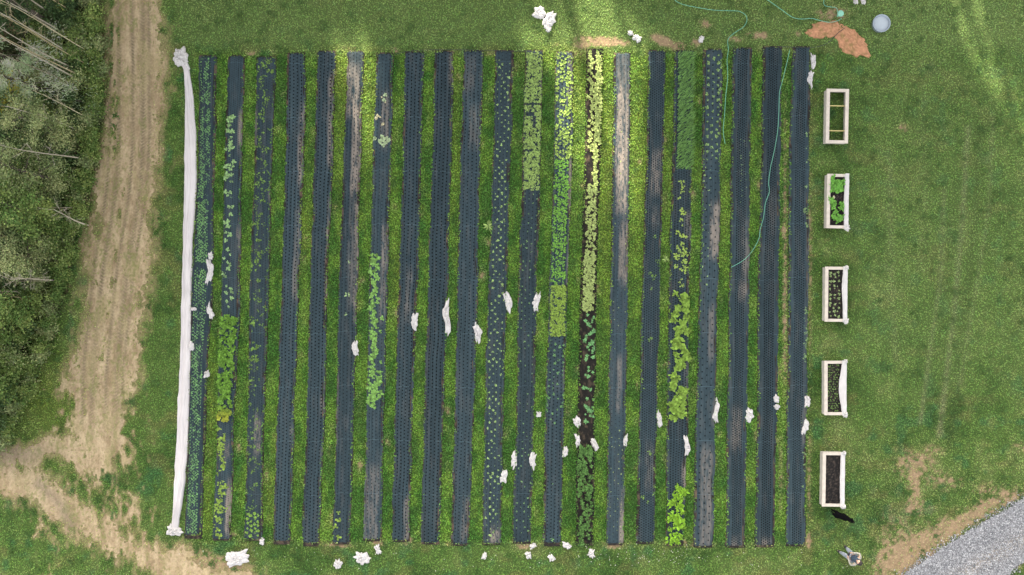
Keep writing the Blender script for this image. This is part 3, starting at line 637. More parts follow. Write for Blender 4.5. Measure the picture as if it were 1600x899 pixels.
individuals('leafy_plant', prK, B(6, l), 'bushy mid-green plant in the leafy run halfway down the seventh bed', 'leafy plant', 'leafy plants in the run on the seventh bed', R, .7, 1.15)
# bed 11: pale seedlings all along
prE = [plant_proto('sprout', R, (.24, .36, .15), 5, .058, .032, up=(.1, .6)) for _ in range(6)]
l = rowpts(10, 95, 845, (.22, .4, .58, .78), 11.5, R, .9, .12)
individuals('sprout', prE, B(10, l), 'pale green sprout in the sparse rows along the eleventh bed', 'sprout', 'pale sprouts along the eleventh bed', R, .7, 1.45)
# bed 12
pr12 = (.25, .36, .13)
l = [(R.uniform(.06, .94), R.uniform(84, 298)) for _ in range(1150)]
l = [a for a in l if not ((162 < a[1] < 166) or (176 < a[1] < 182 and a[0] < .6) or (182 < a[1] < 202 and .5 < a[0] < .72) or (234 < a[1] < 238 and a[0] < .5))]
plant_mass('salad_greens', R, [p + Vector((0, 0, R.uniform(0, .06))) for p in B(11, l)], pr12, 5, .062, .030, 'dense pale green salad leaves over the top third of the twelfth bed', 'crop', up=(.2, 1.0), var=.25)
l = rowpts(11, 304, 845, (.2, .4, .62, .82), 13, R, 1., .3)
plant_mass('sprouts', R, B(11, l), (.15, .27, .12), 4, .055, .03, 'faint green sprouts in sparse rows on the lower two thirds of the twelfth bed', 'sprouts', up=(.1, .6))
# bed 13
l = rowpts(12, 86, 250, (.14, .34, .52, .7, .86), 6.5, R, 1.0, .12)
individuals('young_plant', [plant_proto('young_plant', R, (.25, .37, .10), 7, .095, .055, up=(.2, .9)) for _ in range(5)], B(12, l), 'bright green plant in the rows at the top of the thirteenth bed', 'young plant', 'bright plants atop the thirteenth bed', R, .7, 1.2)
l = rowpts(12, 252, 442, (.15, .35, .55, .75), 5.5, R, .8, .05)
individuals('leafy_crop', [plant_proto('leafy_crop', R, (.12, .27, .05), 8, .105, .055, up=(.2, .9)) for _ in range(5)], B(12, l), 'dark green plant in the close rows on the upper middle of the thirteenth bed', 'leafy crop', 'dark plants on the thirteenth bed', R, .8, 1.2)
l = [(R.uniform(.08, .92), R.uniform(446, 525)) for _ in range(520)]
plant_mass('salad_greens', R, [p + Vector((0, 0, R.uniform(0, .05))) for p in B(12, l)], (.21, .32, .07), 5, .062, .030, 'dense bright green block of salad leaves midway along the thirteenth bed', 'crop', up=(.2, 1.1), var=.28)
l = rowpts(12, 532, 650, (.15, .38, .62, .85), 10, R, 1.2, .15) + [(.3, 655), (.5, 660), (.7, 648), (.45, 755), (.5, 842), (.3, 700), (.8, 690)]
individuals('sprout', [plant_proto('sprout', R, (.13, .27, .12), 5, .075, .04, up=(.1, .7)) for _ in range(5)], B(12, l), 'small blue-green sprout below the dense block on the thirteenth bed', 'sprout', 'sprouts on the lower thirteenth bed', R, .6, 1.2)
# bed 14
prG = [plant_proto('chard', R, (.34, .42, .17), 9, .10, .07, up=(.2, 1.0)) for _ in range(6)]
l = [(R.normal(.3, .09), y) for y in np.linspace(84, 235, 34)] + [(R.normal(.66, .05), y) for y in np.linspace(84, 300, 62)] + [(R.normal(.84, .03), y) for y in np.linspace(90, 225, 26)] 
individuals('chard', prG, B(13, l), 'pale yellow-green plant in the upper double row of the bare soil bed', 'leafy plant', 'pale plants on the upper soil bed', R, .8, 1.25)
l = [(R.choice([.28, .45]) + R.normal(0, .05), R.uniform(288, 405)) for _ in range(130)] + [(R.normal(.72, .06), R.uniform(295, 405)) for _ in range(90)] + [(R.uniform(.18, .85), R.uniform(400, 487)) for _ in range(330)]
plant_mass('chard_mass', R, [p + Vector((0, 0, R.uniform(0, .06))) for p in B(13, l)], (.31, .39, .17), 6, .072, .038, 'dense pale yellow-green leaves on the middle of the bare soil bed', 'crop', up=(.2, 1.1), var=.2)
l = [(R.uniform(.3, .95), y) for y in R.uniform(490, 660, 75) if not (562 < y < 574 or 592 < y < 604)]
individuals('young_plant', [plant_proto('young_plant', R, (.12, .28, .13), 5, .105, .065, up=(.1, .8)) for _ in range(5)], B(13, l), 'blue-green young plant on the black soil below the pale rows', 'young plant', 'blue-green plants on the soil bed', R, .7, 1.15)
l = [(R.uniform(.08, .85), R.uniform(696, 765)) for _ in range(120)] + [(R.choice([.28, .68]) + R.normal(0, .09), R.uniform(765, 850)) for _ in range(85)]
plant_mass('bean_foliage', R, [p + Vector((0, 0, R.uniform(0, .18))) for p in B(13, l)], (.075, .165, .05), 6, .10, .06, 'dark green leafy vines crowding the foot of the bare soil bed', 'crop', up=(.0, .8), var=.28)
# bed 15
l = rowpts(14, 110, 560, (.2, .45, .82), 15, R, 1.5, .5) + rowpts(14, 660, 845, (.2, .4, .62, .8), 12, R, 1.3, .45)
plant_mass('sprouts', R, B(14, l), (.24, .30, .14), 4, .042, .025, 'sparse tiny sprouts on the dusty bed right of the bare soil bed', 'sprouts', up=(.1, .6))
# bed 16
l = [(.6, 370), (.35, 427), (.62, 432), (.58, 437), (.45, 530), (.12, 593), (.2, 607), (.62, 706), (.9, 733), (.95, 760), (.9, 771), (.55, 784), (.3, 776), (.95, 410), (.75, 408), (.5, 452)]
individuals('leafy_weed', prW, B(15, l), 'small weed scattered on the sixteenth bed of fine honeycomb fabric', 'weed', 'weeds on the sixteenth bed', R, .7, 1.4)
# bed 17
l = [(R.uniform(.14, .98), R.uniform(84, 266)) for _ in range(1500)]
n = len(l); pos = np.array([B(16, [a])[0] for a in l]); pos[:, 2] += .05
cc = np.array([.15, .29, .08]) * R.normal(1, .3, (n, 1)).clip(.4, 1.9); L = R.uniform(.12, .26, n)
o = scatter_mesh('onion_tops', pos, np.stack([R.uniform(.018, .035, n), L, L], -1), [(-.5, 0, 0), (.5, 0, 0), (.4, .5, .12), (-.4, .5, .12), (.05, 1, .1), (-.05, 1, .1)], [(0, 1, 2, 3), (3, 2, 4, 5)], cc, M_leaf, yaw=R.normal(-.95, .25, n), tilt=R.uniform(.1, .8, n))
tag(o, 'dense feathery green tops leaning one way on the upper seventeenth bed', 'crop', kind='stuff')
prY = [plant_proto('bushy_plant', R, (.22, .31, .08), 9, .13, .08, up=(.1, .9), spread=.04) for _ in range(6)]
l = [(.45, 285), (.55, 292), (.5, 300), (.4, 310), (.45, 329), (.6, 332), (.5, 345), (.55, 352), (.35, 364), (.5, 367), (.65, 370), (.35, 385), (.6, 383)] + [(R.uniform(.25, .8), y) for y in R.uniform(388, 448, 20)]
individuals('young_plant', prY, B(16, l), 'sparse pale plant on the seventeenth bed, between feathery crop and bushes', 'young plant', 'sparse plants mid seventeenth bed', R, .5, .9)
prZ = [plant_proto('potato_plant', R, (.17, .28, .055), 16, .15, .10, up=(.1, 1.0), spread=.05, zc=.08) for _ in range(6)]
l = [(R.uniform(.2, .95), y) for y in np.linspace(460, 576, 44)] + [(R.uniform(.15, .4), y) for y in np.linspace(584, 606, 6)] + [(R.uniform(.35, .85), y) for y in np.linspace(606, 628, 12)] + [(R.uniform(.15, .8), y) for y in np.linspace(630, 652, 16)]
individuals('potato_plant', prZ, B(16, l), 'bushy yellow-green plant in the crowded middle of the seventeenth bed', 'potato plant', 'bushy plants mid seventeenth bed', R, .7, 1.1)
prX = [plant_proto('squash_plant', R, (.17, .33, .03), 20, .19, .09, up=(.0, 1.0), spread=.07, zc=.12) for _ in range(5)]
l = [(.6, 762), (.8, 768), (.4, 772), (.7, 778), (.25, 784), (.7, 792), (.85, 800), (.45, 803), (.6, 812), (.25, 806), (.5, 820), (.75, 818), (.15, 826), (.4, 835), (.7, 836), (.2, 842), (.6, 845), (.1, 812)]
individuals('squash_plant', prX, B(16, l), 'large vivid green bush at the foot of the seventeenth bed', 'bush', 'vivid bushes at the foot of the seventeenth bed', R, .7, 1.1)
# bed 18
l = rowpts(17, 88, 250, (.25, .5, .76), 11.5, R, .7, .04) + rowpts(17, 94, 250, (.9,), 11.5, R, .7, .2)
individuals('transplant', [plant_proto('transplant', R, (.20, .32, .13), 7, .085, .04, up=(.1, .7)) for _ in range(5)], B(17, l), 'star-shaped young plant in the wide rows atop the eighteenth bed', 'transplant', 'wide-spaced plants atop the eighteenth bed', R, .8, 1.2)
l = rowpts(17, 262, 445, (.12, .38), 11, R, 1.2, .35)
individuals('sprout', prE, B(17, l), 'yellowish sprout at the left side of the eighteenth bed', 'sprout', 'sprouts on the left side of the eighteenth bed', R, .5, 1.0)
# beds 19-21
l = [(R.uniform(.35, .8), y) for y in R.uniform(215, 320, 26)]
individuals('sprout', [plant_proto('sprout', R, (.16, .24, .12), 4, .032, .02) for _ in range(3)], B(18, l), 'tiny speck-like sprout on the third bed from the right', 'sprout', 'specks of sprout on the third bed from the right', R, .6, 1.2)
l = [(float(np.clip(R.normal(.86, .06), .7, .97)), y) for y in np.concatenate([R.uniform(200, 330, 10), R.uniform(325, 355, 14), R.uniform(480, 560, 34), R.uniform(560, 760, 16)])]
individuals('leafy_weed', [plant_proto('leafy_weed', R, (.17, .27, .14), 5, .05, .025) for _ in range(4)], B(20, l), 'thin weed along the right edge of the rightmost bed', 'weed', 'weeds on the rightmost bed', R, .6, 1.4)
# large weeds between beds
prT = plant_proto('thistle', R, (.23, .33, .12), 12, .30, .07, up=(.1, .6))
for (px, py, lb, s_) in [(763, 353, 'large star-shaped weed at the left edge of the eleventh bed', 1.0), (788, 350, 'spreading pale weed on the eleventh bed, right of the star-shaped weed', .6), (1040, 405, 'pale straggly weed between the sixteenth and seventeenth beds', .7), (1078, 90, 'leafy weed at the top of the seventeenth bed', .4)]:
    o = bpy.data.objects.new('thistle', prT); COL.objects.link(o); o.location = W(px, py, .06); o.scale = (s_,) * 3; o.rotation_euler = (0, 0, px); tag(o, lb, 'weed')

# ------------------------------------------------------------------ white cloth
def crumple(name, rng, px, py, w, h, ang, label, parent=None, lobes=5, hgt=.09, z0=.03, local=None, cat='cloth', group='crumpled white cloths on the field'):
    nr, na = 12, 48; s1, s2 = rng.integers(1, 9999, 2); V = []; 
    ph = rng.uniform(0, 6.28, 4); a = math.radians(ang)
    asp = h / w; spk = [(rng.uniform(0, 6.28), rng.uniform(.15, .42)) for _ in range(3)]
    for r_ in range(nr + 1):
        t = r_ / nr
        for k in range(na):
            th = 2 * math.pi * k / na
            rr = 1 + .08 * math.sin(lobes * th + ph[0]) + .09 * math.sin((lobes + 3) * th + ph[1]) + .06 * math.sin((2 * lobes + 3) * th + ph[2]) + .16 * (float(vn(k * .8, 3.3, int(s1))) - .5) * 2 
            for sk, sa_ in spk: rr += sa_ * math.exp(-(((th - sk + math.pi) % (2 * math.pi) - math.pi) / .16) ** 2)
            rr *= t * .84
            # a squarish super-ellipse reads as folded cloth
            cx, cy = math.cos(th), math.sin(th); q = (abs(cx) ** 3.2 + abs(cy) ** 3.2) ** (-1 / 3.2)
            x = rr * cx * q * w / 2 / S; y = rr * cy * q * h / 2 / S
            x += .16 * w / S * math.sin(y * S / max(w, 8) * 1.6 + ph[3]) * (asp > 1.4)
            f = fbm(np.array(x * 16.), np.array(y * 16.), int(s1), 3); g = abs(float(vn(np.array(x * 11. + 5), np.array(y * 11.), int(s2))) - .5) * 2
            z = hgt * (1 - t ** 3) * (.25 + .7 * float(f) + 1.0 * g) + .006 if r_ < nr else -.02
            X_ = x * math.cos(a) - y * math.sin(a); Y_ = x * math.sin(a) + y * math.cos(a)
            V.append((X_, Y_, z))
    F = []
    for r_ in range(nr):
        for k in range(na):
            F.append((r_ * na + k, (r_ + 1) * na + k, (r_ + 1) * na + (k + 1) % na, r_ * na + (k + 1) % na))
    o = mesh_np(name, V, F, M_cloth, None, False, parent=parent)
    if local: o.location = local
    else:
        zz = .085 if bool(in_beds(np.array([px]), np.array([py]), 0)[0]) else z0
        o.location = W(px, py, zz)
    if parent is None: tag(o, label, cat, group)
    return o
CL = [
 (329,400,9,12,0,'small pointed white scrap just above the long white cloth on the leftmost bed'),(327,425,11,44,-2,'long white cloth lying on the right edge of the leftmost bed'),
 (328,488,10,25,8,'short white cloth on the right edge of the leftmost bed, below the long one'),(303,483,10,7,0,'tiny white scrap touching the right side of the row cover, the upper one'),
 (299,541,12,16,0,'star-shaped white scrap touching the right side of the row cover, the lower one'),(323,585,10,12,0,'small white scrap alone on the leftmost bed, lowest there'),
 (369,873,40,26,12,'largest white cloth heap on the grass below the second and third beds'),(410,846,8,14,-20,'small pointed white scrap at the foot of the third bed'),
 (528,882,14,16,-20,'small rounded white scrap near the bottom edge, left of a larger heap'),(567,873,26,21,0,'medium white cloth heap on the grass below the sixth and seventh beds'),
 (591,859,9,18,4,'narrow tapering white scrap at the foot of the seventh bed'),(556,544,11,26,0,'white cloth at the right edge of the sixth bed'),
 (649,503,12,30,0,'white cloth at the right edge of the eighth bed'),(698,496,11,60,0,'longest crumpled white cloth, at the right edge of the ninth bed'),
 (745,520,12,41,0,'white cloth with frayed corners at the right edge of the tenth bed'),(792,471,14,36,6,'white cloth at the right edge of the eleventh bed, halfway up'),
 (839,472,13,34,-4,'white cloth at the right edge of the twelfth bed, halfway up'),(842,648,9,10,0,'small white scrap on grass between the twelfth and thirteenth beds'),
 (843,20,20,24,10,'larger left white cloth heap in the grass above the twelfth bed'),(859,32,18,34,-14,'right white cloth heap above the twelfth bed, touching its neighbour'),(857,46,10,9,0,'small white scrap directly below the two heaps above the twelfth bed'),
 (985,52,9,9,0,'small round white scrap by the pale bare soil above the beds'),(995,60,16,11,-28,'white cloth slanting beside bare soil above the fifteenth bed'),(1097,62,9,13,-25,'small white scrap alone above the eighteenth bed'),
 (1270,97,9,26,0,'upper white cloth at the top right corner of the rightmost bed'),(1267,122,11,26,-8,'lower white cloth at the top right corner of the rightmost bed'),
 (902,660,13,18,20,'forked white scrap at the left edge of the bare soil bed, uppermost'),(902,688,9,23,3,'upright rectangular white cloth at the left edge of the bare soil bed'),
 (929,694,12,22,10,'white cloth at the right edge of the bare soil bed'),(882,706,10,19,-5,'white scrap at the right edge of the thirteenth bed'),
 (803,718,11,28,-12,'white cloth on the left edge of the twelfth bed, low down'),(833,719,12,30,-8,'white cloth on the right edge of the twelfth bed, low down'),(786,744,13,24,-25,'white cloth on the right edge of the eleventh bed, low down'),
 (757,869,9,12,-20,'small white scrap on the grass below the gap of the tenth and eleventh beds'),(833,853,12,8,20,'small white scrap touching the foot of the twelfth bed'),(826,868,10,13,12,'white scrap on the grass under the one at the foot of the twelfth bed'),
 (862,872,10,14,35,'lowest white scrap on the grass below the thirteenth bed'),(886,853,15,11,-35,'white scrap just right of the foot of the thirteenth bed'),(925,865,10,16,-8,'white scrap on the grass below the bare soil bed'),
 (978,689,8,20,0,'narrow white scrap at the right edge of the dusty fifteenth bed'),(1030,655,9,30,4,'tapering white cloth at the right edge of the sixteenth bed'),(1073,696,9,38,2,'long narrow white cloth at the right edge of the seventeenth bed'),
 (1119,643,9,42,-2,'long white cloth at the right edge of the eighteenth bed'),(1169,649,14,25,6,'white cloth at the right edge of the third bed from the right'),(1213,624,11,13,0,'upper round white scrap at the right edge of the second bed from the right'),(1214,636,9,10,40,'lower small white scrap at the right edge of the second bed from the right'),
 (1260,627,10,20,0,'white cloth at the right edge of the rightmost bed, the upper of two low ones'),(1258,668,10,27,-8,'white cloth at the right edge of the rightmost bed, the lower of two low ones'),
 (1337,2,8,10,0,'white scrap cut by the top edge, above the red clay'),(1349,3,8,9,0,'white scrap at the top edge, nearest the round tub'),
]
RC = np.random.default_rng(21)
for c in CL: crumple('white_cloth', RC, *c[:5], c[5], lobes=int(RC.integers(2, 5)))
# long row cover
rc = empty('row_cover', W(285, 460, 0)); tag(rc, 'long narrow white row cover lying gathered beside the leftmost bed', 'row cover')
RCV = [(96,282,292),(110,287,296),(140,289,301),(200,289,306),(285,288,308),(365,286,302),(445,284,300),(505,283,299),(560,281,299),(600,279,298),(650,277,296),(705,275,294),(760,272,289),(800,270,282),(824,268,279),(832,267,280)]
ys = np.linspace(96, 832, 420); us = np.linspace(0, 1, 22); U, Yp = np.meshgrid(us, ys); bb = np.array(RCV, float)
l_ = np.interp(Yp, bb[:, 0], bb[:, 1]) + (vn(Yp / 13., 1.5, 90) - .5) * 2; r_ = np.interp(Yp, bb[:, 0], bb[:, 2]) + (vn(Yp / 15., 7.5, 91) - .5) * 2
Xp = l_ + (r_ - l_) * U; x, y, _ = W(Xp, Yp); w_ = U * 1.0
Z = .05 + .07 * np.clip(1 - np.abs(2 * U - 1) ** 3, 0, 1) +   .085 * (fbm(U * 7 + 1.2 * vn(Yp / 60., 0., 3), Yp / 90., 97, 3) - .5) * 2 + .012 * (fbm(U * 8, Yp / 7., 98) - .5)
Z = np.where(np.abs(2 * U - 1) > .99, -.03, Z)
idx = np.arange(U.size).reshape(U.shape); F = np.stack([idx[:-1, :-1], idx[1:, :-1], idx[1:, 1:], idx[:-1, 1:]], -1).reshape(-1, 4)
mesh_np('sheet', np.stack([x - rc.location.x, y - rc.location.y, Z], -1), F, M_cloth2, None, True, parent=rc)
def loc_of(px, py, root, z): a = W(px, py, 0); return (a[0] - root.location.x, a[1] - root.location.y, z)
crumple('bunched_end', RC, 0, 0, 27, 32, 0, '', parent=rc, lobes=3, hgt=.17, local=loc_of(283, 91, rc, .03))
crumple('bunched_end', RC, 0, 0, 26, 19, -15, '', parent=rc, lobes=3, hgt=.13, local=loc_of(272, 829, rc, .04))

# ------------------------------------------------------------------ planter boxes
def planter(px0, py0, px1, py1, rot, kind, label):
    zt = .36; a = W(px0, py0, zt); b = W(px1, py1, zt); cx, cy = (a[0] + b[0]) / 2, (a[1] + b[1]) / 2; w = b[0] - a[0]; h = a[1] - b[1]
    r = empty('planter_box', (cx, cy, 0), math.radians(rot)); tag(r, label, 'planter box', 'wooden planter boxes right of the beds')
    t = .04; cap = .15; hw, hh = w / 2, h / 2
    for s_ in (-1, 1):
        m = MB(); x0 = s_ * (hw - .03); m.box(min(x0, x0 - s_ * t), max(x0, x0 - s_ * t), -hh + .03, hh - .03, -.02, .165); m.box(min(x0, x0 - s_ * t), max(x0, x0 - s_ * t), -hh + .03, hh - .03, .17, zt - .04); m.build('side_board', M_woodgrey, r, bevel=.004)
        m = MB(); y0 = s_ * (hh - .03); m.box(-hw + .075, hw - .075, min(y0, y0 - s_ * t), max(y0, y0 - s_ * t), -.02, .165); m.box(-hw + .075, hw - .075, min(y0, y0 - s_ * t), max(y0, y0 - s_ * t), .17, zt - .04); m.build('end_board', M_woodgrey, r, bevel=.004)
        m = MB(); m.box(min(s_ * hw, s_ * (hw - cap)), max(s_ * hw, s_ * (hw - cap)), -hh, hh, zt - .038, zt); m.build('cap_board', M_wood, r, bevel=.004)
        m = MB(); m.box(-hw + cap + .003, hw - cap - .003, min(s_ * hh, s_ * (hh - .13)), max(s_ * hh, s_ * (hh - .13)), zt - .038, zt - .001); m.build('cap_board', M_wood, r, bevel=.004)
    if kind == 'empty':
        for yy in (.40, -.52):
            m = MB(); m.box(-hw + .07, hw - .07, yy * hh - .02, yy * hh + .02, .20, .24); o = m.build('cross_bar', plain('yellow_bar', (.50, .42, .18), .7), r)
    else:
        n_ = 40; us = np.linspace(-hw + .075, hw - .075, 18); vs = np.linspace(-hh + .075, hh - .075, n_); U, V_ = np.meshgrid(us, vs)
        Z = .26 + .05 * fbm(U * 14 + px0, V_ * 14 + py0, 5); idx = np.arange(U.size).reshape(U.shape)
        F = np.stack([idx[:-1, :-1], idx[:-1, 1:], idx[1:, 1:], idx[1:, :-1]], -1).reshape(-1, 4)
        C = mixc(np.broadcast_to(np.array([.012, .011, .011]), U.shape + (3,)), np.array([.07, .055, .045]), sm(.5, .8, fbm(U * 30 + px0, V_ * 30, 9))).reshape(-1, 3)
        mesh_np('soil', np.stack([U, V_, Z], -1), F, M_soil, C, True, parent=r)
    return r, hw, hh
PB = [(1291,139,1326,224,-1.2,'empty','empty wooden planter box with grass inside and two cross bars, topmost of five'),
      (1292,272,1325,357,-1.0,'bush','wooden planter box full of leafy plants, second from the top'),
      (1289,417,1323,503,-.6,'sparse','wooden planter box with sparse pale plants, middle of the five'),
      (1288,564,1322,649,.0,'rows','wooden planter box with small green plants in rows, fourth from the top'),
      (1285,707,1319,792,-.8,'soil','wooden planter box of bare dark soil, lowest of the five, above the dog')]
KL = ['white cloth rolled along the right rim of the leafy planter box', 'white cloth rolled along the right rim of the middle planter box', 'white cloth bowed along the right rim of the fourth planter box', 'white cloth rolled along the right rim of the lowest planter box']
for j, (a, b_, c, d, rot, kd, lb) in enumerate(PB):
    r, hw, hh = planter(a, b_, c, d, rot, kd, lb)
    Mx = Matrix.Translation(r.location) @ Matrix.Rotation(math.radians(rot), 4, 'Z')
    if kd == 'bush':
        pts = [Mx @ Vector((x, y, .30)) for x, y in [(R.uniform(-hw + .13, hw - .12), R.uniform(.35 * hh, hh - .15)) for _ in range(16)] + [(R.uniform(-hw + .13, -.05), R.uniform(-hh + .2, .35 * hh)) for _ in range(14)] + [(R.uniform(.1, hw - .12), R.uniform(-.35 * hh, .0)) for _ in range(7)] + [(R.uniform(-.2, .2), R.uniform(-hh + .3, -.55 * hh)) for _ in range(6)]]
        individuals('leafy_plant', [plant_proto('leafy_plant', R, (.12, .30, .06), 12, .12, .09, up=(.1, 1.0), spread=.03, zc=.08) for _ in range(5)], pts, 'bushy green plant inside the second planter box from the top', 'leafy plant', 'plants in the leafy planter box', R, .8, 1.2)
        individuals('pale_plant', [plant_proto('pale_plant', R, (.50, .50, .40), 9, .08, .07, up=(.1, 1))], [Mx @ Vector((-.15, .18, .36))], 'single cream-white leaf cluster in the leafy planter box', 'leafy plant', None, R)
    if kd == 'sparse':
        pts = [Mx @ Vector((x + R.normal(0, .03), y + R.normal(0, .03), .30)) for x in (-.22, -.02, .14) for y in np.linspace(-hh + .25, hh - .25, 11)]
        individuals('young_plant', [plant_proto('young_plant', R, (.24, .33, .17), 6, .065, .04) for _ in range(4)], pts, 'small pale plant inside the middle planter box', 'young plant', 'plants in the middle planter box', R, .6, 1.3)
    if kd == 'rows':
        pts = [Mx @ Vector((x + R.normal(0, .02) + (.05 if k % 2 else 0), y + R.normal(0, .015), .30)) for x in (-.26, -.14, -.02, .10) for k, y in enumerate(np.linspace(-hh + .2, hh - .2, 20))]
        individuals('young_plant', [plant_proto('young_plant', R, (.15, .25, .09), 4, .048, .026) for _ in range(4)], pts, 'small green plant inside the fourth planter box', 'young plant', 'plants in the fourth planter box', R, .6, 1.2)
    if kd != 'empty':
        cl = empty('rolled_cloth', Mx @ Vector((hw - .06, 0, .36)), math.radians(rot)); tag(cl, KL[j - 1], 'cloth', 'white cloths rolled on planter rims')
        ys = np.linspace(-hh - .02, hh + .02, 60); us = np.linspace(0, 1, 12); U, V_ = np.meshgrid(us, ys)
        bow = {1: .02, 2: .05, 3: .16, 4: .03}[j] * np.cos(V_ / hh * 1.3) ** 2 * (1 if j != 2 else 1 + .6 * np.sin(V_ * 2))
        L_ = -.10 - bow; R_ = .10 + 0 * U; Xc = L_ + (R_ - L_) * U + .012 * (vn(V_ * 9, U * 0, 60 + j) - .5)
        Z = .015 + .05 * np.clip(1 - np.abs(2 * U - 1) ** 2.5, 0, 1) + .02 * (fbm(U * 6, V_ * 3, 66 + j) - .5)
        Z = np.where(np.abs(2 * U - 1) > .99, .003 - .05 * (U > .5), Z)
        idx = np.arange(U.size).reshape(U.shape); F = np.stack([idx[:-1, :-1], idx[:-1, 1:], idx[1:, 1:], idx[1:, :-1]], -1).reshape(-1, 4)
        mesh_np('sheet', np.stack([Xc, V_, Z], -1), F, M_cloth, None, True, parent=cl)
        ends = ((1, .8), (-1, 1)) if j > 1 else ((-1, 1.1),)
        for s_, k in ends: crumple('knot', RC, 0, 0, 8 * k, 10 * k, 0, '', parent=cl, hgt=.10, local=(.03, s_ * (hh - .03), .02), lobes=2)

# ------------------------------------------------------------------ hoses, cap, tub, clay
def smooth_path(pts, n=14):
    P_ = [Vector(p) for p in pts]; P_ = [P_[0] * 2 - P_[1]] + P_ + [P_[-1] * 2 - P_[-2]]; out = []
    for i in range(1, len(P_) - 2):
        a, b_, c, d = P_[i - 1:i + 3]
        for k in range(n):
            t = k / n; out.append(.5 * ((2 * b_) + (-a + c) * t + (2 * a - 5 * b_ + 4 * c - d) * t * t + (-a + 3 * b_ - 3 * c + d) * t ** 3))
    out.append(P_[-2]); return out
def hose(name, pts, rad, mat, label, cat):
    pp = []
    for (a, b_) in pts:
        z = .14 if bool(in_beds(np.array([float(a)]), np.array([float(b_)]), 1.5)[0]) else .085
        pp.append(W(a, b_, z))
    sp = smooth_path(pp); o = sp[0].copy(); m = MB(); m.tube([(p.x - o.x, p.y - o.y, p.z + .006 * math.sin(k * .7)) for k, p in enumerate(sp)], rad, 8)
    ob = m.build(name, mat, smooth=True); ob.location = (o.x, o.y, 0); tag(ob, label, cat); return ob
hose('garden_hose', [(1048,-6),(1058,3),(1070,8),(1090,12),(1115,16),(1140,17),(1155,18),(1165,24),(1167,32),(1162,42),(1150,50),(1141,57),(1137,64),(1138,78),(1136,95),(1137,120),(1134,150),(1132,180),(1130,205),(1133,225)], .0125, M_hose, 'green hose curving in from the top edge and down beside the eighteenth bed', 'hose')
hose('garden_hose', [(1193,-4),(1205,4),(1222,16),(1238,27),(1252,30),(1268,29),(1280,32),(1295,35),(1308,33),(1315,29)], .013, M_hose, 'short green hose from the top edge to the round green cap', 'hose')
hose('garden_hose', [(1309,22),(1307,13),(1298,11),(1289,9),(1287,3),(1289,-4)], .0125, M_hose, 'short curled green hose running from the cap up to the top edge', 'hose')
hose('garden_hose', [(1234,78),(1229,100),(1223,125),(1218,145),(1217,175),(1215,205),(1210,235),(1204,262),(1201,285),(1202,300),(1196,318),(1193,340),(1188,358),(1186,372),(1180,385),(1171,398),(1160,408),(1148,415),(1142,418)], .0125, M_hose, 'long green hose snaking down the second bed from the right', 'hose')
hose('supply_pipe', [(1320,44),(1309,52),(1300,62),(1288,70),(1272,74),(1240,74),(1215,73)], .013, M_cable, 'thin dark pipe crossing the red clay to the top of the last beds', 'pipe')
hose('supply_pipe', [(618,85),(640,80),(680,78),(730,78),(770,79),(800,80),(830,80)], .011, M_cable, 'thin dark pipe laid along the tops of the middle beds', 'pipe')
m = MB(); cp = empty('hose_outlet', W(1309, 25, 0)); tag(cp, 'round pale green cap standing on a post where the hoses meet', 'hose outlet')
m.lathe([(.05, -.02), (.05, .25), (.135, .26), (.14, .31), (.12, .335), (.03, .345)], 24); m.build('cap', M_cap, cp, smooth=False)
m = MB(); m.tube([(.03, -.02, .2), (.16, -.10, .17), (.22, -.13, .10)], .02); m.build('tap', M_metal, cp, smooth=True)
tb = empty('plastic_tub', W(1374, 39, 0)); tag(tb, 'round shallow pale tub with a darker rim standing on the lawn', 'tub')
m = MB(); m.lathe([(.33, .0), (.36, .02), (.372, .20), (.395, .21), (.395, .225), (.352, .225), (.335, .10), (.32, .05), (.02, .05)], 40); m.build('basin', M_tubr, tb, smooth=True)
m = MB(); m.lathe([(.34, .13), (.342, .165), (.33, .172), (.02, .175)], 40); m.build('lid', M_tubw, tb, smooth=True)
def clay(cx, cy, rx, ry, ang, label):
    nr, na = 20, 60; V = []; C = []; a = math.radians(-ang); s0 = int(cx)
    for r_ in range(nr + 1):
        for k in range(na):
            t = r_ / nr; th = 2 * math.pi * k / na; rr = t * (1 + .07 * (float(vn(np.array(math.cos(th) * 9 + 5), np.array(math.sin(th) * 9), s0)) - .5) * 2 + .42 * (float(fbm(np.array(math.cos(th) * 2.2 + 5), np.array(math.sin(th) * 2.2), s0)) - .5) * 2)
            x = rr * math.cos(th) * rx / S; y = rr * math.sin(th) * ry / S; X_, Y_ = x * math.cos(a) - y * math.sin(a), x * math.sin(a) + y * math.cos(a)
            z = .045 * (1 - t * t) * (.4 + float(fbm(np.array(X_ * 6), np.array(Y_ * 6), 9))) + .005 - .04 * (r_ == nr)
            V.append((X_, Y_, z)); f = float(fbm(np.array(X_ * 5.), np.array(Y_ * 5.), 19)); g = float(sm(.5, .8, np.array(f)))
            q_ = .7 + .6 * float(vn(np.array(X_ * 24.), np.array(Y_ * 24.), 29)); C.append([.40 * (1 - .4 * g) * q_, .205 * (1 - .25 * g) * q_, .115 * (1 - .4 * g) * q_])
    F = [(r_ * na + k, (r_ + 1) * na + k, (r_ + 1) * na + (k + 1) % na, r_ * na + (k + 1) % na) for r_ in range(nr) for k in range(na)]
    o = mesh_np('clay_mound', V, F, M_dirt, C, True); o.location = W(cx, cy, .01); tag(o, label, 'clay mound', 'reddish clay mounds'); return o
clay(1290, 47, 31, 13, -4, 'low reddish clay mound just below the green cap, the left one')
clay(1330, 64, 34, 18, 40, 'low reddish clay mound slanting down towards the first planter box, the right one')

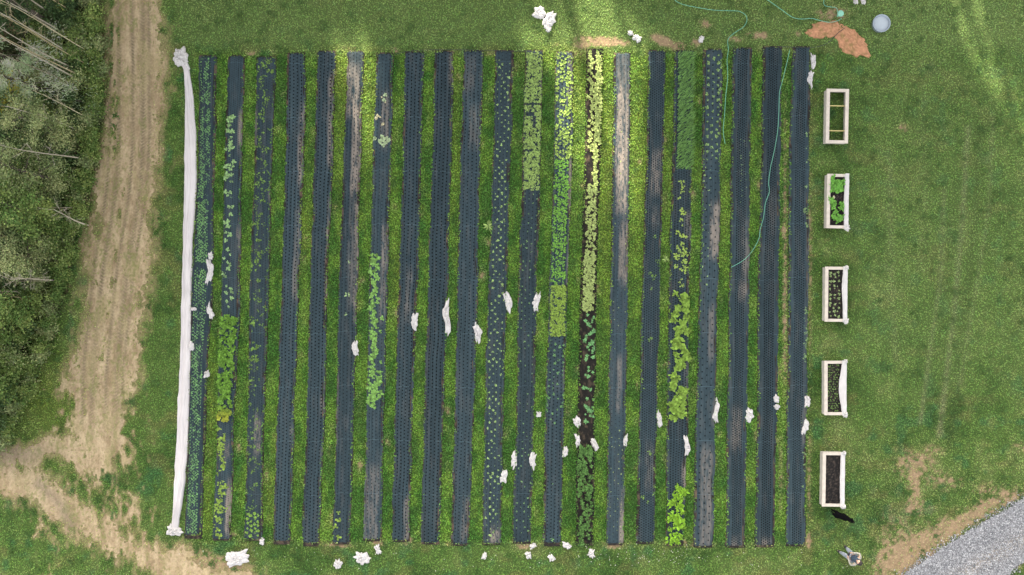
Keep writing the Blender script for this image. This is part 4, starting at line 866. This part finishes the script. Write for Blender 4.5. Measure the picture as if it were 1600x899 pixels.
# ------------------------------------------------------------------ potted plants in a line by the wood
RP = np.random.default_rng(5)
POT = [(116,4),(119,12),(121,20),(123,27),(124,34),(124,41),(127,49),(131,57)]
m = MB(); m.lathe([(.085, 0), (.115, .19), (.125, .19), (.125, .215), (.11, .215), (.105, .17), (.02, .17)], 18); pot0 = m.build('pot', M_potm, link=False).data
for k, (a, b_) in enumerate(POT):
    r = empty('potted_plant', W(a, b_, 0)); r.scale = (1.25, 1.25, 1.2)
    tag(r, 'black pot with a small pale plant in the line at the edge of the wood', 'potted plant', 'black pots in a line by the wood')
    o = bpy.data.objects.new('pot', pot0); COL.objects.link(o); o.parent = r
    me = plant_proto('foliage', RP, [(.30, .38, .16), (.5, .5, .3), (.18, .28, .09)][k % 3], 6, .09, .05); o = bpy.data.objects.new('foliage', me); COL.objects.link(o); o.parent = r; o.location = (.02, 0, .19)

# ------------------------------------------------------------------ trees
def rand_dir(rng, zmin=-.3, zmax=1):
    z = rng.uniform(zmin, zmax); a = rng.uniform(0, 6.28); r = math.sqrt(max(0, 1 - z * z)); return Vector((r * math.cos(a), r * math.sin(a), z))
def make_tree(name, x, y, h, cr, z_lo, rgb, rgb2, rng, label, group, style='broad', nclump=60, per=70, leaf=(.10, .05), lean=(0, 0), trunk_r=.12, bark=(.10, .085, .07)):
    r = empty(name, (x, y, float(zground(np.array(x), np.array(y)))))
    tag(r, label, 'shrub' if name == 'shrub' else 'tree', group)
    m = MB(); top = Vector((lean[0], lean[1], h)); ph = rng.uniform(0, 6.28)
    cl = lambda t: Vector((top.x * t ** 1.3 + .12 * h / 6 * math.sin(4 * t + ph) * t, top.y * t ** 1.3 + .12 * h / 6 * math.cos(3 * t + ph) * t, h * t))
    m.tube([cl(t) for t in np.linspace(0, .97, 10)], [trunk_r * (1 - .88 * t) + .006 for t in np.linspace(0, 1, 10)], 7, bark)
    cents = []; nb = max(6, nclump // 4)
    for k in range(nb):
        t = z_lo / h + (1 - z_lo / h) * (k + rng.uniform()) / nb * .95; b0 = cl(t)
        if style == 'conifer': R_ = cr * (1.05 - t) * 1.3; el = rng.uniform(-.15, .2)
        elif style == 'bare': R_ = cr * rng.uniform(.4, 1); el = rng.uniform(.3, .9)
        else:
            tt = (t - z_lo / h) / (1 - z_lo / h); R_ = cr * math.sqrt(max(.1, 1 - (1.7 * tt - .75) ** 2)) * rng.uniform(.75, 1.1); el = rng.uniform(.0, .7)
        az = k * 2.4 + rng.uniform(-.5, .5); d = Vector((math.cos(az) * math.cos(el), math.sin(az) * math.cos(el), math.sin(el)))
        mid = b0 + d * R_ * .5 + Vector((0, 0, .05 * R_)); e = b0 + d * R_ - Vector((0, 0, (.18 if style == 'conifer' else -.05) * R_))
        br = max(.008, trunk_r * .35 * (1 - .7 * t)); m.tube([b0, mid, e], [br, br * .6, .005], 5, bark)
        for q in range(2 if style != 'bare' else 5):
            f = rng.uniform(.3, .9); s0 = b0.lerp(e, f); s1 = s0 + (d + rand_dir(rng) * .9).normalized() * R_ * (.35 if style != 'bare' else .30); m.tube([s0, s1], [br * .4, .003], 4, bark)
        for q in range(4):
            f = rng.uniform(.35, 1.05) if q else 1.; cents.append((b0.lerp(e, f) + rand_dir(rng) * R_ * .16, d, R_))
    m.build('trunk', M_bark, r, smooth=True)
    if style == 'bare' and per == 0: return r
    cents = [cents[j] for j in rng.permutation(len(cents))[:nclump]]
    Pn = []; Cn = []; Yw = []; Ti = []; Ls = []
    for c, d, R_ in cents:
        k = int(per * rng.uniform(.5, 1.4)); sg = (.08 + .125 * R_) * rng.uniform(.6, 1.25)
        if style == 'conifer': sg *= .75
        pts = rng.normal(0, 1, (k, 3)) * np.array([sg, sg, sg * .6]) + np.array(c)
        mm = rng.uniform() ** 1.4; base = np.array(rgb) * (1 - mm) + np.array(rgb2) * mm
        Pn.append(pts); Cn.append(base[None] * 1.45 * rng.normal(1, .22, (k, 1)).clip(.4, 1.8) * rng.normal(1, .05, (k, 3)))
        az = math.atan2(d.y, d.x) - math.pi / 2
        Yw.append(rng.normal(az, .5 if style == 'conifer' else 3, k)); Ti.append(rng.uniform(-.5, .9, k)); Ls.append(rng.uniform(.7, 1.3, k))
    Pn = np.concatenate(Pn); Ls = np.concatenate(Ls); Pn[:, 2] = np.maximum(Pn[:, 2], .05)
    o = scatter_mesh('crown', Pn, np.stack([leaf[1] * Ls, leaf[0] * Ls, leaf[0] * Ls], -1), [(-.5, 0, 0), (.5, 0, 0), (.38, .6, .08), (-.38, .6, .08)], [(0, 1, 2, 3)], np.concatenate(Cn).clip(.01, .6), M_leaf, yaw=np.concatenate(Yw), tilt=np.concatenate(Ti), parent=r)
    return r
RT = np.random.default_rng(77)
GREY = ((.11, .15, .060), (.28, .31, .14)); DARK = ((.030, .060, .022), (.085, .13, .045)); MIDG = ((.065, .12, .030), (.20, .25, .075)); YEL = ((.34, .32, .05), (.60, .50, .09)); PINE = ((.22, .30, .16), (.46, .52, .34))
TREES = [ # px, py base; h; crown radius; low; colours; style; label
 (88, 40, 6.5, 1.1, 1.2, DARK, 'broad', 'dark leafy tree at the top left, behind thin bare trunks'),
 (52, 118, 6.0, 2.3, .7, PINE, 'conifer', 'soft grey-green conifer at the left edge, upper of the feathery ones'),
 (92, 150, 4.6, 1.5, .5, PINE, 'conifer', 'grey-green feathery conifer on the wood edge beside the track'),
 (62, 212, 5.2, 1.5, .5, DARK, 'broad', 'very dark leafy tree below the feathery conifers'),
 (112, 212, 4.0, 1.0, .3, GREY, 'broad', 'grey leafless-looking tree bushy with fine twigs on the wood edge'),
 (100, 285, 4.4, 1.2, .4, GREY, 'broad', 'grey-green tree on the wood edge below the pale fallen-looking trunk'),
 (48, 290, 5.2, 1.5, .5, MIDG, 'broad', 'mid-green tree inside the wood, left of the grey-green edge tree'),
 (88, 340, 4.2, 1.2, .4, MIDG, 'broad', 'mid-green tree at the wood edge with bare twigs around it'),
 (34, 370, 5.0, 1.4, .5, GREY, 'conifer', 'grey feathery tree at the left edge halfway down'),
 (76, 405, 3.8, 1.1, .3, GREY, 'broad', 'pale twiggy tree at the wood edge halfway down'),
 (30, 440, 4.4, 1.3, .4, DARK, 'broad', 'dark tree at the left edge below the halfway line'),
 (52, 490, 3.4, 1.1, .2, MIDG, 'broad', 'green rounded tree where the wood narrows'),
 (18, 535, 3.6, 1.2, .2, GREY, 'broad', 'dull green tree at the left edge low in the wood'),
 (22, 590, 2.6, 1.0, .1, MIDG, 'broad', 'small green tree near the lower tip of the wood'),
 (-5, 625, 2.8, 1.1, .1, DARK, 'broad', 'lowest dark tree of the wood, cut by the left edge'),
 (36, 168, 5.5, 1.3, .6, YEL, 'broad', 'tree with yellow-tinged leaves at the left edge'),
 (40, 10, 7.0, 1.5, 1.0, GREY, 'broad', 'grey tree in the top left corner'),
 (-10, 60, 8.0, 1.8, 1.0, DARK, 'broad', 'dark tree cut by the left edge, top left'),
 (-20, 280, 6.5, 1.8, 1.0, DARK, 'broad', 'dark tree cut by the left edge, upper middle'),
 (-20, 420, 6.0, 1.8, .8, DARK, 'broad', 'dark tree cut by the left edge, lower middle'),
 (-25, 530, 5.0, 1.5, .5, MIDG, 'broad', 'green tree cut by the left edge, low in the wood'),
]
for (px, py, h, cr, lo, cl_, sty, lb) in TREES:
    x, y, _ = W(px, py); leaf = (.16, .022) if sty == 'conifer' else ((.075, .035) if cl_ is GREY else (.10, .055))
    make_tree('pine_tree' if sty == 'conifer' else 'leafy_tree', x, y, h, cr, lo, cl_[0], cl_[1], RT, lb, 'trees of the wood at the left', sty, 84, 95, leaf, lean=(RT.uniform(-.4, .1), RT.uniform(-.3, .3)))
BARE = [(137,125,8.0,'long pale bare trunk leaning out of the wood, uppermost of the bundle'),(134,132,7.0,'pale bare trunk just below the uppermost of the bundle'),(122,92,7.5,'thin tan bare trunk in the top left bundle'),(112,60,7.5,'thin tan bare trunk near the top of the wood'),
        (100,34,8,'faint bare trunk in the top left corner, lower one'),(92,14,8,'faint bare trunk in the top left corner, upper one'),(126,112,6.5,'slim tan trunk between the thicker bare ones'),(136,250,5.0,'pale forked bare tree lying out over the dark trees'),(128,206,4.5,'thin straight bare tree above the pale forked one'),
        (94,438,4.0,'white twiggy bare tree halfway down the wood edge'),(88,432,3.4,'short white bare tree beside the twiggy one'),(62,455,3.6,'bare tan tree among the lower grey trees'),(40,470,3.6,'bare tan sapling left of its taller twin'),(138,352,3.0,'thin leaning sapling on the grass verge'),(40,560,3.2,'low bare sapling near the narrow end of the wood')]
for (px, py, h, lb) in BARE:
    x, y, _ = W(px, py)
    make_tree('bare_tree', x, y, h, .75 if py > 200 else .45, h * .35, (0, 0, 0), (0, 0, 0), RT, lb, 'bare trees at the wood edge', 'bare', 40, 0, lean=(RT.uniform(-.5, .3), RT.uniform(-.4, .4)), trunk_r=.034, bark=[(.40, .36, .29), (.36, .30, .19)][px % 2])
for k in range(20):
    py = RT.uniform(0, 150) if k < 11 else RT.uniform(150, 480); px = float(np.interp(py, [a for a, _ in WOOD], [b for _, b in WOOD])) - RT.uniform(5, 60); x, y, _ = W(px, py)
    make_tree('bare_tree', x, y, RT.uniform(5, 8) if k < 11 else RT.uniform(2.5, 4.5), .6, 1.2, (0, 0, 0), (0, 0, 0), RT, 'thin tan leafless sapling among the crowded bare stems at the top left of the wood' if k < 11 else 'thin grey leafless sapling half hidden among the trees of the wood',
              'crowded bare saplings at the top left' if k < 11 else 'half-hidden bare saplings', 'bare', 30, 0, lean=(RT.uniform(-.7, .3), RT.uniform(-.3, .6)), trunk_r=.017, bark=[(.40, .34, .20), (.24, .21, .15), (.50, .44, .30)][k % 3])
# shrubs along the edge of the wood
n = 0
SHL = ['leafy shrub on the edge of the wood']
for py in np.arange(-5, 700, 13.0):
    e = float(np.interp(py, [a for a, _ in WOOD], [b for _, b in WOOD]))
    for off in (RT.uniform(-4, 10), RT.uniform(22, 45), RT.uniform(55, 85)):
        px = e - off
        if px < -12: continue
        big = off > 15
        pick = [MIDG, GREY, DARK][int(RT.integers(3))] if big else [MIDG, MIDG, GREY][int(RT.integers(3))]
        x, y, _ = W(px, py)
        make_tree('shrub', x, y, RT.uniform(.8, 1.6) if big else RT.uniform(.35, .8), RT.uniform(.5, .8) if big else RT.uniform(.28, .45), .08, pick[0], pick[1], RT, 'low shrub deeper in the wood' if big else 'low leafy shrub along the outer edge of the wood, beside the grass verge',
                  'shrubs inside the wood' if big else 'shrubs along the wood edge', 'broad', 24, 50 if big else 36, (.085, .05), trunk_r=.03)
# undergrowth
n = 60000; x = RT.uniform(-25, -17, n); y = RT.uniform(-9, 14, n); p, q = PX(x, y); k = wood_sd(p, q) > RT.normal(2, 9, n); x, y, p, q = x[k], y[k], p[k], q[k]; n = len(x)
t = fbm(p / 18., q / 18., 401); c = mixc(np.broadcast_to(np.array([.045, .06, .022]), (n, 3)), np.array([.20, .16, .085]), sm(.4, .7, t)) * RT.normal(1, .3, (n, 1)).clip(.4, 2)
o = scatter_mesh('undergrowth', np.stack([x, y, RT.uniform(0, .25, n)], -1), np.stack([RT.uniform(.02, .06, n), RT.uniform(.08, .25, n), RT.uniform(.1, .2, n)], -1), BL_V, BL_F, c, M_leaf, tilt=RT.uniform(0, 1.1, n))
tag(o, 'tangled undergrowth and dry stalks on the floor of the wood', 'undergrowth', kind='stuff')

# tall trees beyond the top edge: they keep the low sun off the field except where their crowns are open
def lit(px, py):
    z = (gs(px,py,930,150,30,120,2) * .9 + gs(px,py,905,70,60,34,0) * .6 + gs(px,py,992,225,14,110,4) * .6 + gs(px,py,545,95,30,34) * .5 + gs(px,py,572,180,13,90,-4) * .45 + gs(px,py,480,365,10,38) * .4
         + gs(px,py,622,430,8,40) * .35 + gs(px,py,880,190,12,80) * .35 + gs(px,py,1045,300,7,70,2) * .25 + gs(px,py,855,40,45,30) * .35 + gs(px,py,712,170,6,60) * .2)
    d = seg_dist(px, py, [(1500, -80), (1528, 0), (1555, 80), (1590, 160), (1640, 280)]); z = z + 1.0 * np.exp(-(d / 11) ** 2)
    d = seg_dist(px, py, [(1470, -80), (1505, 40), (1545, 120), (1590, 200)]); z = z + .5 * np.exp(-(d / 9) ** 2)
    d = seg_dist(px, py, [(1565, -80), (1600, 60)]); z = z + .4 * np.exp(-(d / 8) ** 2)
    d = seg_dist(px, py, [(1470, 20), (1530, 100)]); z = z + .25 * np.exp(-(d / 7) ** 2)
    return z
RB = np.random.default_rng(99); te = math.tan(SUN_EL)
for j in range(13):
    tx = -34 + j * 4.6 + RB.uniform(-.6, .6); ty = 30 + RB.uniform(-1, 1); hh_ = RB.uniform(18.0, 20.0)
    r = empty('tall_tree', (tx, ty, 0)); tag(r, 'tall dense tree standing beyond the top edge of the field', 'tree', 'tall trees beyond the top edge')
    m = MB(); m.tube([(0, 0, -.1), (.1, 0, 6), (0, .1, 12), (0, 0, hh_ * .95)], [.35, .28, .18, .04], 8, (.10, .08, .06))
    for k in range(14):
        z = 2 + k * 1.15; a = k * 2.4; m.tube([(0, 0, z), (2.2 * math.cos(a), 1.6 * math.sin(a), z + .6)], [.09, .02], 5, (.10, .08, .06))
    m.build('trunk', M_bark, r, smooth=True)
    n = 5200; z = RB.uniform(.8, hh_, n); w = 3.1 * np.sqrt(np.clip(1.02 - z / (hh_ + 1.5), .08, 1)) ** .5
    xx = RB.uniform(-1, 1, n) * w; yy = RB.normal(0, .9, n)
    gxx = tx + xx + z / te * LD.x; gyy = ty + yy + z / te * LD.y; p, q = PX(gxx, gyy)
    k = RB.uniform(0, 1, n) > np.clip(lit(p, q) * 1.5, 0, 1) ** .5 if False else (lit(p, q) + RB.normal(0, .11, n) < .21)
    xx, yy, z = xx[k], yy[k], z[k]; n = len(z); sc = RB.uniform(.35, .62, n)
    scatter_mesh('crown', np.stack([xx, yy, z], -1), sc, [(-.5, -.5, -.1), (.5, -.45, .1), (.55, .5, -.1), (-.5, .5, .1)], [(0, 1, 2, 3)], np.array([.05, .085, .03]) * RB.normal(1, .2, (n, 1)).clip(.5, 1.6), M_leaf, tilt=RB.uniform(.5, 1.5, n), parent=r, yaw=RB.normal(0, .8, n))

# ------------------------------------------------------------------ person and dog
def skin(name, verts, edges, radii, mat, parent=None, sub=2, root=0, link=True):
    me = bpy.data.meshes.new(name); me.from_pydata([tuple(v) for v in verts], edges, []); me.update()
    o = bpy.data.objects.new(name, me); COL.objects.link(o)
    if parent: o.parent = parent
    me.materials.append(mat)
    md = o.modifiers.new('skin', 'SKIN'); md.use_smooth_shade = True
    if not me.skin_vertices: me.skin_vertices.new(name='')
    for k, rr in enumerate(radii):
        a, b_ = (rr if isinstance(rr, tuple) else (rr, rr)); me.skin_vertices[0].data[k].radius = (a, b_); me.skin_vertices[0].data[k].use_root = (k == root)
    s_ = o.modifiers.new('sub', 'SUBSURF'); s_.levels = sub; s_.render_levels = sub
    return o
M_skin = plain('skin_tone', (.50, .33, .25), .6, .05); M_jeans = plain('grey_jeans', (.25, .28, .34), .85, .1, 20); M_shirt = plain('cream_shirt', (.34, .33, .29), .85, .05); M_vest = plain('navy_vest', (.035, .055, .085), .8, .2)
M_hair = plain('dark_hair', (.022, .018, .018), .6); M_shoe = plain('dark_shoe', (.02, .02, .025), .6); M_dev = plain('dark_device', (.03, .03, .035), .4); M_fur = plain('black_fur', (.004, .004, .0045), .95, .4, 30, .8, 60, .03)
# person: +X is the way they face in local space
fx, fy, _ = W(1317, 859); per = empty('person', (fx, fy, .0), math.atan2(.62, -.78)); tag(per, 'person in grey jeans, cream sleeves and dark vest, holding a small dark device', 'person')
hip = .86
J = {'pel': (0, 0, hip + .05), 'sp': (-.02, 0, 1.08), 'ch': (-.03, 0, 1.28), 'nk': (-.01, 0, 1.43), 'hd0': (.01, 0, 1.50), 'hd1': (.025, 0, 1.60), 'hd2': (.02, 0, 1.67),
     'hl': (0, .10, hip), 'kl': (.08, .13, .47), 'al': (.06, .16, .08), 'tl': (.19, .18, .035), 'hr': (0, -.10, hip), 'kr': (.05, -.13, .47), 'ar': (-.05, -.16, .08), 'tr': (.08, -.18, .035),
     'sl': (-.03, .19, 1.38), 'el': (-.05, .31, 1.12), 'wl': (.17, .15, 1.05), 'ml': (.235, .10, 1.07), 'sr': (-.03, -.19, 1.38), 'er': (-.05, -.31, 1.12), 'wr': (.17, -.15, 1.05), 'mr': (.235, -.10, 1.07)}
ks = list(J); ix = {k: i for i, k in enumerate(ks)}
E = [('pel','sp'),('sp','ch'),('ch','nk'),('nk','hd0'),('hd0','hd1'),('hd1','hd2'),('pel','hl'),('hl','kl'),('kl','al'),('al','tl'),('pel','hr'),('hr','kr'),('kr','ar'),('ar','tr'),('ch','sl'),('sl','el'),('el','wl'),('wl','ml'),('ch','sr'),('sr','er'),('er','wr'),('wr','mr')]
RD = {'pel': .14, 'sp': .125, 'ch': .14, 'nk': .055, 'hd0': .065, 'hd1': .092, 'hd2': .07, 'hl': .10, 'kl': .075, 'al': .05, 'tl': .035, 'hr': .10, 'kr': .075, 'ar': .05, 'tr': .035, 'sl': .06, 'el': .045, 'wl': .027, 'ml': .03, 'sr': .06, 'er': .045, 'wr': .027, 'mr': .03}
V_ = [J[k] for k in ks]; E_ = [(ix[a], ix[b_]) for a, b_ in E]; R_ = [RD[k] for k in ks]
for s_, hn in ((1, 'ml'), (-1, 'mr')):       # fingers and thumb curled round the device
    for f in range(4):
        b0 = len(V_); x0, y0, z0 = J[hn]; L = (.9, 1, .93, .75)[f]
        V_ += [(x0 + .02, y0 + s_ * .005, z0 + .018 - f * .014), (x0 + .045 * L, y0 - s_ * .01, z0 + .02 - f * .016), (x0 + .055 * L, y0 - s_ * .035, z0 + .02 - f * .016)]
        E_ += [(ix[hn], b0), (b0, b0 + 1), (b0 + 1, b0 + 2)]; R_ += [.010, .009, .008]
    b0 = len(V_); V_ += [(x0 - .01, y0 - s_ * .02, z0 + .03), (x0 + .01, y0 - s_ * .045, z0 + .045)]; E_ += [(ix[hn], b0), (b0, b0 + 1)]; R_ += [.011, .009]
b0 = len(V_); V_ += [(.115, 0, 1.575)]; E_ += [(ix['hd1'], b0)]; R_ += [.018]       # nose
for s_ in (-1, 1): b0 = len(V_); V_ += [(.01, s_ * .098, 1.58)]; E_ += [(ix['hd1'], b0)]; R_ += [.016]   # ears
skin('body', V_, E_, R_, M_skin, per, 1, ix['pel'])
def sub_skin(name, keys, grow, mat, ends=None):
    ii = {k: i for i, k in enumerate(keys)}; ee = [(ii[a], ii[b_]) for a, b_ in E if a in ii and b_ in ii]
    return skin(name, [J[k] for k in keys], ee, [RD[k] + grow for k in keys], mat, per, 2, 0)
sub_skin('trousers', ['pel', 'hl', 'kl', 'al', 'hr', 'kr', 'ar'], .016, M_jeans)
sub_skin('shirt', ['ch', 'sp', 'nk', 'sl', 'el', 'wl', 'sr', 'er', 'wr'], .008, M_shirt)
skin('vest', [(-.03, 0, 1.30), (-.02, 0, 1.10), (-.02, 0, .95), (-.04, .10, 1.385), (-.04, -.10, 1.385), (-.06, 0, 1.44)], [(0, 1), (1, 2), (0, 3), (0, 4), (0, 5)], [.178, .160, .160, .125, .125, .11], M_vest, per)
for a in ('l', 'r'): skin('shoe', [(J['a' + a][0] - .03, J['a' + a][1], .055), J['t' + a]], [(0, 1)], [.066, .060], M_shoe, per)
skin('hair', [(.035, 0, 1.665), (-.02, 0, 1.64), (-.055, 0, 1.60), (-.07, 0, 1.50), (-.07, 0, 1.42)], [(0, 1), (1, 2), (2, 3), (3, 4)], [.100, .112, .110, .095, .07], M_hair, per)
for s_ in (-1, 1):
    m = MB(); m.lathe([(.001, -.008), (.008, -.005), (.010, 0), (.008, .005), (.001, .008)], 10); o = m.build('eye', M_hair, per, smooth=True); o.location = (.108, s_ * .033, 1.60)
m = MB(); m.box(-.004, .004, -.022, .022, -.004, .004); o = m.build('mouth', plain('lips', (.35, .16, .14)), per); o.location = (.108, 0, 1.545)
m = MB(); m.box(-.04, .04, -.075, .075, -.02, .02); o = m.build('handheld_device', M_dev, bevel=.01); mw = Matrix.Translation(per.location) @ Matrix.Rotation(per.rotation_euler.z, 4, 'Z'); o.location = mw @ Vector((.27, 0, 1.08)); o.rotation_euler = (0, 0, per.rotation_euler.z); tag(o, 'small dark device held in both hands of the standing person', 'device')
# dog: +X head
dx, dy, _ = W(1313, 806, .35); dog = empty('dog', (dx, dy, 0), math.atan2(-.34, .94)); tag(dog, 'black dog standing on the grass just below the lowest planter box', 'dog')
D = {'ch': (.18, 0, .44), 'bl': (-.02, 0, .46), 'rp': (-.22, 0, .47), 'nk': (.32, .0, .54), 'hd': (.43, -.02, .60), 'mz': (.53, -.04, .57), 'ns': (.585, -.05, .565),
     't1': (-.33, 0, .47), 't2': (-.42, .03, .40), 't3': (-.48, .04, .30)}
ED = [('ch','bl'),('bl','rp'),('ch','nk'),('nk','hd'),('hd','mz'),('mz','ns'),('rp','t1'),('t1','t2'),('t2','t3')]
RDD = {'ch': (.115, .13), 'bl': (.10, .105), 'rp': (.10, .105), 'nk': .075, 'hd': .075, 'mz': .042, 'ns': .028, 't1': .03, 't2': .025, 't3': .015}
for s_, n_ in ((1, 'L'), (-1, 'R')):
    o_ = .05 * s_
    D.update({'f1' + n_: (.19, .085 * s_, .36), 'f2' + n_: (.16 + o_, .09 * s_, .21), 'f3' + n_: (.19 + o_, .09 * s_, .06), 'f4' + n_: (.225 + o_, .09 * s_, .022),
              'b1' + n_: (-.20, .08 * s_, .38), 'b2' + n_: (-.14 - o_, .09 * s_, .27), 'b3' + n_: (-.28 - o_, .09 * s_, .15), 'b4' + n_: (-.26 - o_, .09 * s_, .04), 'b5' + n_: (-.215 - o_, .09 * s_, .022), 'e' + n_: (.40, .075 * s_, .64), 'g' + n_: (.40, .10 * s_, .58)})
    ED += [('ch', 'f1' + n_), ('f1' + n_, 'f2' + n_), ('f2' + n_, 'f3' + n_), ('f3' + n_, 'f4' + n_), ('rp', 'b1' + n_), ('b1' + n_, 'b2' + n_), ('b2' + n_, 'b3' + n_), ('b3' + n_, 'b4' + n_), ('b4' + n_, 'b5' + n_), ('hd', 'e' + n_), ('e' + n_, 'g' + n_)]
    RDD.update({'f1' + n_: .06, 'f2' + n_: .036, 'f3' + n_: .026, 'f4' + n_: .028, 'b1' + n_: .075, 'b2' + n_: .055, 'b3' + n_: .03, 'b4' + n_: .024, 'b5' + n_: .028, 'e' + n_: .025, 'g' + n_: .016})
kd = list(D); ixd = {k: i for i, k in enumerate(kd)}
skin('body', [D[k] for k in kd], [(ixd[a], ixd[b_]) for a, b_ in ED], [tuple(q * 1.22 for q in RDD[k]) if isinstance(RDD[k], tuple) else RDD[k] * 1.2 for k in kd], M_fur, dog, 2, 0)
for s_ in (-1, 1):
    m = MB(); m.lathe([(.001, -.008), (.009, 0), (.001, .008)], 8); o = m.build('eye', M_metal, dog, smooth=True); o.location = (.49, -.03 + .035 * s_, .63)
m = MB(); m.lathe([(.001, -.012), (.014, -.004), (.014, .006), (.001, .012)], 10); o = m.build('nose', M_cable, dog, smooth=True); o.location = (.612, -.055, .572)
